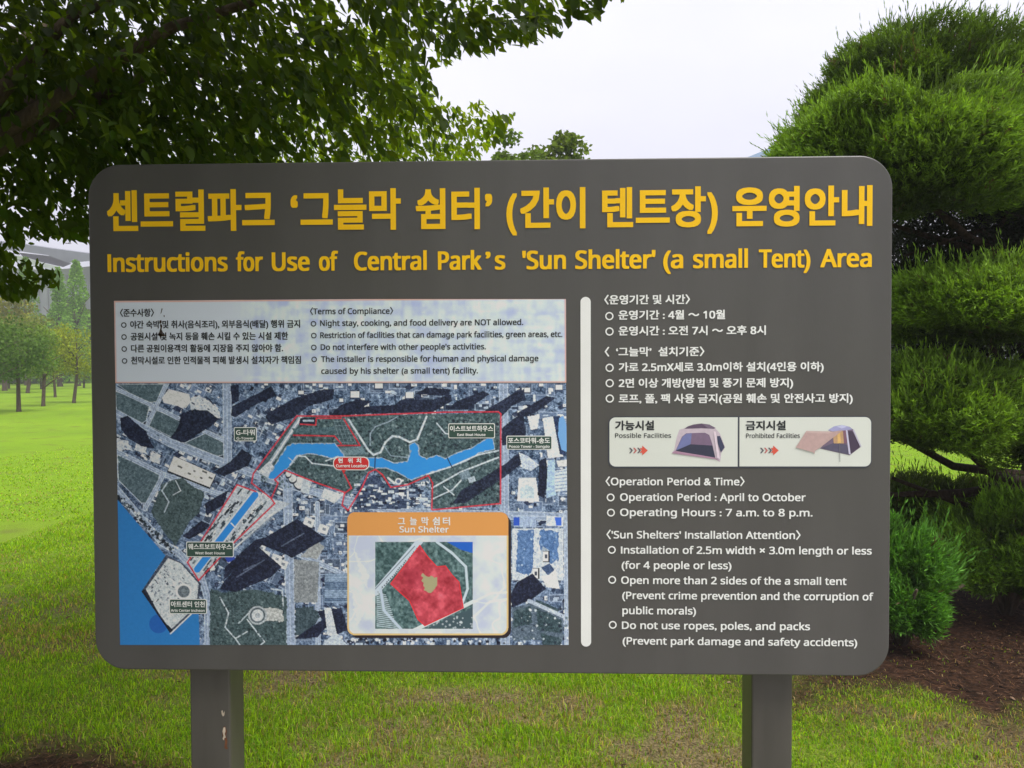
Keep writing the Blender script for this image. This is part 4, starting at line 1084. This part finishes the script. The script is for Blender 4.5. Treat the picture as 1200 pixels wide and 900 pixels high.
# low dark bare boughs under the cushions
for pA, pB, pC, r0 in (((1240, 560), (1130, 578), (1030, 580), .035), ((1240, 610), (1150, 600), (1045, 560), .028), ((1230, 300), (1130, 290), (1040, 262), .03), ((1230, 330), (1150, 270), (1060, 300), .022), ((1240, 270), (1180, 250), (1150, 310), .02)):
    bb = MB(); bb.tube([at(*pA, 3.25), at(*pB, 3.1), at(*pC, 3.05)], [r0, r0 * .85, r0 * .4], 8, 0, .08)
    bb.build('branch', M['juniper_bark'], jun, smooth=True)
# twigs coloured near black to stand for the shade under the upper cushions
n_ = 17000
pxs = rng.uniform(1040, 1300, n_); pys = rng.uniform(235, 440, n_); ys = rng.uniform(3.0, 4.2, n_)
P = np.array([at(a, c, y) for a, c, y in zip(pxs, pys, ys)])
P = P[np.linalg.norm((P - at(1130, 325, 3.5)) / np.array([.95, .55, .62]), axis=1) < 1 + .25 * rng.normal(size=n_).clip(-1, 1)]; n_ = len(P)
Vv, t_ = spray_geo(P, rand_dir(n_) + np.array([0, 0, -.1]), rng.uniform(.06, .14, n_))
np_mesh('shade_twigs', Vv - JO, 4, [(0, 1, 2, 3)], M['juniper'], np.repeat(np.array([.014, .020, .008]) * rng.uniform(.6, 1.4, (len(Vv) // 4, 1)), 4, 0), jun)

def shrub(px, py, Y, r, n_, label, tone, hue, fl, group=None):
    c = at(px, py, Y); o = empty('juniper_shrub', (c[0], c[1], 0), label, 'shrub', group)
    off = np.array([c[0], c[1], 0])
    b = MB()
    for k in range(6):
        a = k * 1.05 + .3
        b.tube([(c[0], c[1], -.03), (c[0] + .12 * math.cos(a), c[1] + .12 * math.sin(a), .2), (c[0] + .3 * math.cos(a), c[1] + .3 * math.sin(a), c[2] + .1)], [.022, .017, .007], 6, 0, .06)
    b.build('stem', M['bark'], o, smooth=True)
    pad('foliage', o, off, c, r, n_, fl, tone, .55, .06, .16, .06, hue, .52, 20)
    return o
shrub(1056, 694, 2.45, (.18, .20, .29), 6500, 'small bright bluish green juniper shrub at the right edge of the board', 1.2, (.68, 1.0, 1.4), 1.0)
shrub(1180, 655, 2.95, (.35, .34, .33), 8500, 'dark olive green rounded juniper shrub behind the small bright one', 1.45, (.95, 1.0, .9), 1.0)
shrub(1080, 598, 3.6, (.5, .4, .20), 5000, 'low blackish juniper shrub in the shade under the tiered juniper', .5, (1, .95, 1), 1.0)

# ------------------------------------------------------------------ trees across the lawn
def far_tree(px, pbase, ptop, d, wpx, kind, label, group='trees across the lawn', n_=2600, tone=(1, 1, 1), clear=.25, name='lawn_tree', leaf=.8):
    """A tree whose trunk stands at depth d under photo column px; crown spans up to photo row ptop."""
    g = CAM + ray(px, 430) * d; x, y = g[0], g[1]
    z0 = float(ground_z(np.array(x), np.array(y)))
    ht = CAM[2] + (430.5 - ptop) / FPX * d - z0; wr = wpx * 1.28 / FPX * d / 2
    o = empty(name, (x, y, z0), label, 'tree', group)
    O = np.array([x, y, z0])
    b = MB()
    lean = rng.normal(size=2) * .02 * ht
    tr = max(.07, .022 * ht)
    b.tube([(x, y, z0 - .2), (x, y, z0 + .1), (x + lean[0], y + lean[1], z0 + ht * .35), (x + lean[0], y + lean[1], z0 + ht * .8)], [tr * 1.4, tr, tr * .75, tr * .2], 8, 0, .06)
    for k in range(7):
        a = rng.uniform(0, 6.28); h0 = ht * rng.uniform(clear * .8, .6)
        b.tube([(x, y, z0 + h0), (x + math.cos(a) * wr * .4, y + math.sin(a) * wr * .4, z0 + h0 + ht * .1), (x + math.cos(a) * wr * .75, y + math.sin(a) * wr * .75, z0 + h0 + ht * .16)], [tr * .4, tr * .25, tr * .08], 5, 0, 0)
    b.build('trunk', M['bark'], o, smooth=True)
    if kind == 'cone':
        hh = rng.random(n_) ** .8; rad = wr * (1 - hh) ** .7 * (.55 + .75 * vnoise(hh * 11 + px, hh * 0 + d)) + .12
        a = rng.uniform(0, 6.28, n_); rr = np.sqrt(rng.uniform(.15, 1, n_)) * rad * (.8 + .35 * vnoise(a * 2 + 9, hh * 14))
        P = np.stack([np.cos(a) * rr, np.sin(a) * rr, ht * (clear + (1 - clear) * hh) - rr * .18], -1)
        sz = rng.uniform(.012, .03, n_) * ht * leaf
    else:
        k = 24 if leaf > .5 else 60
        cz = ht * (clear + (1 - clear) * .5); rz = ht * (1 - clear) * .5
        cen = rand_dir(k) * np.array([wr, wr, rz]) * rng.uniform(.35, .85, (k, 1)) + np.array([0, 0, cz])
        cr_ = rng.uniform(.24, .42, k) * min(wr, rz) * 1.15
        ci = rng.integers(0, k, n_); d_ = rand_dir(n_)
        P = cen[ci] + d_ * cr_[ci][:, None] * rng.uniform(.55, 1.05, (n_, 1)) * np.array([1.1, 1.1, .8])
        P[:, 2] = np.maximum(P[:, 2], ht * clear * rng.uniform(.8, 1.1, n_))
        sz = rng.uniform(.018, .042, n_) * ht * leaf
    D = norm(rand_dir(n_) + np.array([0, 0, -.2])); N_ = norm(rand_dir(n_) + np.array([0, 0, .8]))
    V = place_leaves(P, D, N_, sz, width=1.7)
    cc = np.array([0.085, 0.135, 0.022]) * np.array(tone) * rng.uniform(.65, 1.4, (n_, 1))
    np_mesh('crown', V, 6, LEAF_F, M['far_leaf'], np.repeat(cc, 6, 0), o)
    return o
GT = (1.5, 1.6, 1.0); YT_ = (3.0, 2.2, .6); DT = (.95, 1.1, .8)
far_tree(-14, 492, 352, 25, 66, 'round', 'dark green round lawn tree cut by the left edge of the picture', tone=DT)
far_tree(21, 486, 366, 27, 62, 'round', 'dark green round lawn tree with two thin trunks, nearest of the row', tone=(1.1, 1.3, .9), n_=4200)
far_tree(50, 480, 372, 31, 52, 'round', 'green lawn tree with a short bare trunk between dark and yellowish trees', tone=(1.6, 1.6, .9))
far_tree(86, 477, 376, 34, 60, 'round', 'yellow green rounded lawn tree beside the left edge of the board', tone=YT_, n_=3400)
far_tree(64, 473, 392, 40, 40, 'round', 'olive lawn tree with low crown behind the yellow green one', tone=(2.3, 1.8, .7))
far_tree(32, 471, 362, 46, 66, 'round', 'tall olive brown leafed tree behind the dark round trees', tone=(2.0, 1.5, .9), n_=4200, name='woodland_tree')
far_tree(5, 470, 335, 50, 60, 'round', 'tall reddish olive tree under the hanging leaves at far left', tone=(2.4, 1.5, .7), n_=4200, name='woodland_tree')
far_tree(112, 474, 398, 44, 46, 'round', 'small green lawn tree half hidden by the left edge of the board', tone=GT)
far_tree(48, 468, 398, 54, 56, 'round', 'low leafy dark green tree filling the gap behind the yellow green lawn tree', tone=(1.3, 1.5, 1.0), clear=.06, n_=4200, name='woodland_tree')
far_tree(10, 468, 392, 56, 60, 'round', 'low leafy tree behind the trunks of the dark round lawn trees', tone=(1.4, 1.5, .9), clear=.06, n_=4200, name='woodland_tree')
far_tree(98, 468, 402, 57, 48, 'round', 'low leafy tree just left of the board behind the lawn row', tone=(1.7, 1.7, .9), clear=.06, n_=4200, name='woodland_tree')
far_tree(70, 468, 312, 62, 34, 'cone', 'tall slender pale green conifer, left one of the pair before the grey building', 'tall conifers', tone=(2.0, 2.4, 1.7), clear=.06, n_=5200, leaf=.7, name='tall_conifer')
far_tree(91, 468, 304, 64, 36, 'cone', 'tall slender pale green conifer, nearest to the board of the pair before the grey building', 'tall conifers', tone=(2.0, 2.4, 1.7), clear=.06, n_=5200, leaf=.7, name='tall_conifer')
far_tree(32, 468, 300, 70, 34, 'cone', 'tall slender conifer partly hidden behind the hanging leaves', 'tall conifers', tone=(1.9, 2.2, 1.6), clear=.06, n_=4600, leaf=.7, name='tall_conifer')
far_tree(606, 500, 132, 17, 54, 'round', 'lower rounded tree top just above the upper edge of the board', 'tree tops above the board', tone=(1.3, 1.3, .6), n_=9000, clear=.3, name='garden_tree', leaf=.45)
far_tree(650, 500, 112, 18, 66, 'round', 'higher ragged yellowish tree top above the middle of the board', 'tree tops above the board', tone=(1.5, 1.35, .6), n_=11000, clear=.3, name='garden_tree', leaf=.45)

# distant belt of trees: one far-off mass
n_ = 52000
ang = rng.uniform(-1.35, 1.35, n_); dist = rng.uniform(88, 104, n_)
tx = np.sin(ang) * dist; ty = np.cos(ang) * dist
hm = 5.2 + 4.5 * fbm(ang * 26 + 60, ang * 0 + 3, 4)
hh = rng.random(n_) ** .75 * hm
P = np.stack([tx, ty, ground_z(tx, ty) + hh], -1)
V = place_leaves(P, norm(rand_dir(n_)), norm(rand_dir(n_) + np.array([0, 0, .7])), rng.uniform(.5, 1.1, n_), width=1.8)
cc = np.array([0.08, 0.12, 0.03]) * rng.uniform(.6, 1.4, (n_, 1)) * (1 + .5 * fbm(ang * 40, ang * 0, 2)[:, None] * np.array([1, .5, 0]))
tl = np_mesh('treeline', V, 6, LEAF_F, M['far_leaf'], np.repeat(cc, 6, 0))
tag(tl, 'far belt of mixed trees along the end of the lawn', 'treeline', kind='stuff')

# ------------------------------------------------------------------ far buildings
M['concrete'] = mat_basic('pale_cladding', (0.34, 0.35, 0.39), .6, .08, .3)
M['dark_roof'] = mat_basic('dark_roof_metal', (0.14, 0.15, 0.18), .5, .15, .4)
M['soffit'] = mat_basic('soffit', (0.05, 0.055, 0.07), .6, .1, .4)
M['glass'] = mat_basic('blue_glass', (0.06, 0.22, 0.42), .2, .2, .15, spec=.8)
def hall():
    Y0 = 150.0
    q = lambda px, py, y=Y0: at(px, py, y)
    g = q(40, 430)
    o = empty('grey_hall', (g[0], g[1], 0), 'large pale grey hall with sweeping dark roof beyond the left trees', 'building')
    # body: pale curved wall, in plan a shallow bow
    xs = np.linspace(-70, 190, 27)
    b = MB()
    for i in range(26):
        x0, x1 = xs[i], xs[i + 1]
        top_ = lambda x: 312 + 4 * math.sin(x * .03)
        a0, a1 = q(x0, 480, Y0 + (x0 - 60) ** 2 * .0008), q(x1, 480, Y0 + (x1 - 60) ** 2 * .0008)
        t0, t1 = q(x0, top_(x0), a0[1]), q(x1, top_(x1), a1[1])
        b.add([(a0[0], a0[1], -1), (a1[0], a1[1], -1), t1, t0, (a0[0], a0[1] + 40, -1), (a1[0], a1[1] + 40, -1), (t1[0], t1[1] + 40, t1[2]), (t0[0], t0[1] + 40, t0[2])], [(0, 1, 2, 3), (3, 2, 6, 7)])
    b.build('wall', M['concrete'], o)
    # dark wedge of soffit under the roof, a white ledge below it, roof slab above
    b = MB()
    P = [(22, 296), (60, 300), (84, 309), (74, 313), (48, 307), (26, 300)]
    b.add([q(x, y, Y0 - 2.2) for x, y in P] + [q(x, y, Y0 + 1) for x, y in P], [tuple(range(6))[::-1], tuple(range(6, 12))] + [(i, (i + 1) % 6, 6 + (i + 1) % 6, 6 + i) for i in range(6)])
    b.build('soffit_band', M['soffit'], o)
    b = MB()
    P = [(8, 298), (28, 301), (50, 308), (70, 313), (66, 317), (44, 312), (8, 304)]
    b.add([q(x, y, Y0 - 4) for x, y in P] + [q(x, y, Y0 + 1) for x, y in P], [tuple(range(7))[::-1], tuple(range(7, 14))] + [(i, (i + 1) % 7, 7 + (i + 1) % 7, 7 + i) for i in range(7)])
    b.build('ledge', mat_basic('white_ledge', (.75, .76, .78), .5, .04, .5), o)
    b = MB()
    P = [(-60, 278), (20, 285), (60, 291), (104, 297), (150, 302), (150, 309), (104, 306), (80, 308), (56, 299), (20, 294), (-60, 288)]
    k = len(P)
    b.add([q(x, y, Y0 - 6) for x, y in P] + [q(x, y - 1, Y0 + 42) for x, y in P], [tuple(range(k))[::-1], tuple(range(k, 2*k))] + [(i, (i + 1) % k, k + (i + 1) % k, k + i) for i in range(k)])
    b.build('roof', M['dark_roof'], o)
    b = MB()
    for i in range(22):
        x = -66 + i * 11
        p0 = q(x, 322, Y0 - .25); p1 = q(x, 420, Y0 - .25)
        b.box(p0[0] - .15, p0[0] + .15, Y0 - .4, Y0 + .6, p1[2], p0[2])
    b.build('mullions', mat_basic('mullion_grey', (.27, .28, .31), .5, .05, 1), o)
hall()
def tower():
    Y0 = 320.0
    A, B_ = at(868, 430, Y0), at(935, 430, Y0)
    ztl, ztr = at(868, 187, Y0)[2], at(935, 160, Y0)[2]
    o = empty('glass_tower', ((A[0] + B_[0]) / 2, Y0 + 10, 0), 'distant blue glass tower with slanted top peeping out beside the juniper', 'building')
    b = MB()
    b.add([(A[0], Y0, -1), (B_[0], Y0, -1), (B_[0], Y0 + 22, -1), (A[0], Y0 + 22, -1), (A[0], Y0, ztl), (B_[0], Y0, ztr), (B_[0], Y0 + 22, ztr), (A[0], Y0 + 22, ztl)],
          [(0, 1, 5, 4), (1, 2, 6, 5), (2, 3, 7, 6), (3, 0, 4, 7), (4, 5, 6, 7)])
    b.build('facade', M['glass'], o)
    b = MB()
    for i in range(24):
        z = 4 + i * 4.1
        if z < ztl - 1: b.box(A[0] - .12, B_[0] + .12, Y0 - .12, Y0 + 22.12, z, z + .5)
    b.build('floor_bands', mat_basic('tower_band', (.45, .55, .62), .4, .05, 1), o)
tower()

# ------------------------------------------------------------------ grass
def blades(n_, xlo, xhi, ylo, yhi, h0, h1, w0, w1):
    x = rng.uniform(xlo, xhi, n_); y = rng.uniform(ylo, yhi, n_)
    px, py, z = project(np.stack([x, y, np.zeros(n_)], -1))
    k = (z > .3) & (px > -260) & (px < 1460) & (py < 1010)
    x, y = x[k], y[k]
    s_ = soil_mask(x, y); tuft = fbm(x * 4 + 7, y * 4 + 90, 3)
    bare = worn_mask(x, y)
    keep = rng.random(len(x)) < np.clip(1.08 - s_ * 1.06, 0.02, 1) * np.clip(.55 + 1.1 * (tuft - .2), .3, 1) * (1 - .68 * bare) * np.clip((13.5 - y) / 8, 0, 1)
    x, y, s_, tuft, bare = x[keep], y[keep], s_[keep], tuft[keep], bare[keep]
    n_ = len(x)
    h = rng.uniform(h0, h1, n_) * (.45 + 1.0 * tuft) * (1 - .5 * s_) * np.where(rng.random(n_) < .05, 1.5, 1); wd = rng.uniform(w0, w1, n_)
    a = rng.uniform(0, 2 * math.pi, n_); ln = rng.uniform(.15, 1.0, n_) * h
    z0 = ground_z(x, y) - .004 - .02 * s_
    base = np.stack([x, y, z0], -1); dr = np.stack([np.cos(a), np.sin(a), np.zeros(n_)], -1); sd_ = np.stack([-np.sin(a), np.cos(a), np.zeros(n_)], -1)
    b2 = rng.uniform(0, 2 * math.pi, n_); sd_ = np.stack([np.cos(b2), np.sin(b2), np.zeros(n_)], -1)
    mid = base + dr * (ln * .3)[:, None] + np.array([0, 0, 1]) * (h * .6)[:, None]
    tip = base + dr * ln[:, None] + np.array([0, 0, 1]) * (h * np.clip(1 - .35 * ln / h, .4, 1))[:, None]
    w2 = sd_ * wd[:, None] * .5
    V = np.stack([base - w2, base + w2, mid + w2 * .8, tip, mid - w2 * .8], 1).reshape(-1, 3)
    g1, g2, dry = np.array([.115, .275, .010]), np.array([.340, .490, .016]), np.array([.42, .33, .15])
    m_ = rng.random((n_, 1)); c = g1 * (1 - m_) + g2 * m_
    pd = .09 + .45 * bare + .35 * s_
    c = np.where((rng.random(n_) < pd)[:, None], dry * rng.uniform(.5, 1.1, (n_, 1)), c) * rng.uniform(.5, 1.4, (n_, 1))
    return V, np.repeat(c, 5, 0)
parts_ = [blades(260000, -3, 3.4, .5, 2.6, .014, .046, .0026, .005), blades(210000, -4.5, 4.5, 2.3, 6, .014, .042, .004, .008), blades(120000, -9, 8, 5.5, 13, .012, .032, .008, .016), blades(14000, -2.5, 2.5, -.6, .6, .018, .05, .003, .005)]
V = np.concatenate([q[0] for q in parts_]); C = np.concatenate([q[1] for q in parts_])
gr = np_mesh('grass', V, 5, [(0, 1, 2, 4), (4, 2, 3)], M['grass'], C)
tag(gr, 'short uneven lawn grass, green with dry straw patches', 'grass', kind='stuff')
print('blades', len(V) // 5)

# fallen needles, twigs and dry leaves on the bare soil and thin turf
n_ = 42000
x = np.concatenate([rng.uniform(.4, 4.6, n_ // 2), rng.uniform(-2.6, -.7, n_ // 4), rng.uniform(-2.8, 3.2, n_ // 4)]); y = np.concatenate([rng.uniform(.9, 4, n_ // 2), rng.uniform(.5, 1.5, n_ // 4), rng.uniform(.8, 3, n_ // 4)])
s_ = soil_mask(x, y); k = rng.random(len(x)) < np.clip(s_ + .05 + .3 * worn_mask(x, y), 0, 1); x, y, s_ = x[k], y[k], s_[k]; n_ = len(x)
P = np.stack([x, y, ground_z(x, y) - .02 * s_ + .006 + rng.random(n_) * .006], -1)
D = norm(np.stack([rng.normal(size=n_), rng.normal(size=n_), rng.normal(size=n_) * .22], -1)); Nn = norm(rng.normal(size=(n_, 3)) * .35 + np.array([0, 0, 1]))
leafy = rng.random(n_) < .04
V = place_leaves(P, D, Nn, np.where(leafy, rng.uniform(.014, .032, n_), rng.uniform(.015, .05, n_)), width=1.0)
V = V.reshape(n_, 6, 3); mid = V[:, :1] + (V[:, 3:4] - V[:, :1]) * np.array([0, .3, .68, 1, .68, .3])[None, :, None]
V = np.where(leafy[:, None, None], V, mid + (V - mid) * .14).reshape(-1, 3)
cc = np.array([.105, .052, .026]) * rng.uniform(.25, 1.35, (n_, 1)) * np.where(rng.random((n_, 1)) < .05, np.array([2.0, 2.6, 3.4]), 1)
lt = np_mesh('litter', V, 6, LEAF_F, M['litter'], np.repeat(cc, 6, 0))
tag(lt, 'reddish brown dry needles, twigs and leaves on bare soil', 'leaf litter', kind='stuff')

# ------------------------------------------------------------------ air
hm_ = bpy.data.materials.new('thin_haze'); hm_.use_nodes = True
nt_ = hm_.node_tree
nt_.nodes.remove(nt_.nodes['Principled BSDF'])
pv = nt_.nodes.new('ShaderNodeVolumePrincipled')
pv.inputs['Color'].default_value = (.88, .89, .95, 1)
pv.inputs['Density'].default_value = 0.0021
nt_.links.new(pv.outputs['Volume'], nt_.nodes['Material Output'].inputs['Volume'])
b = MB(); b.box(-760, 760, -760, 760, -3, 140)
hz = b.build('haze', hm_)
tag(hz, 'thin pale summer haze over the park', 'haze', kind='stuff')
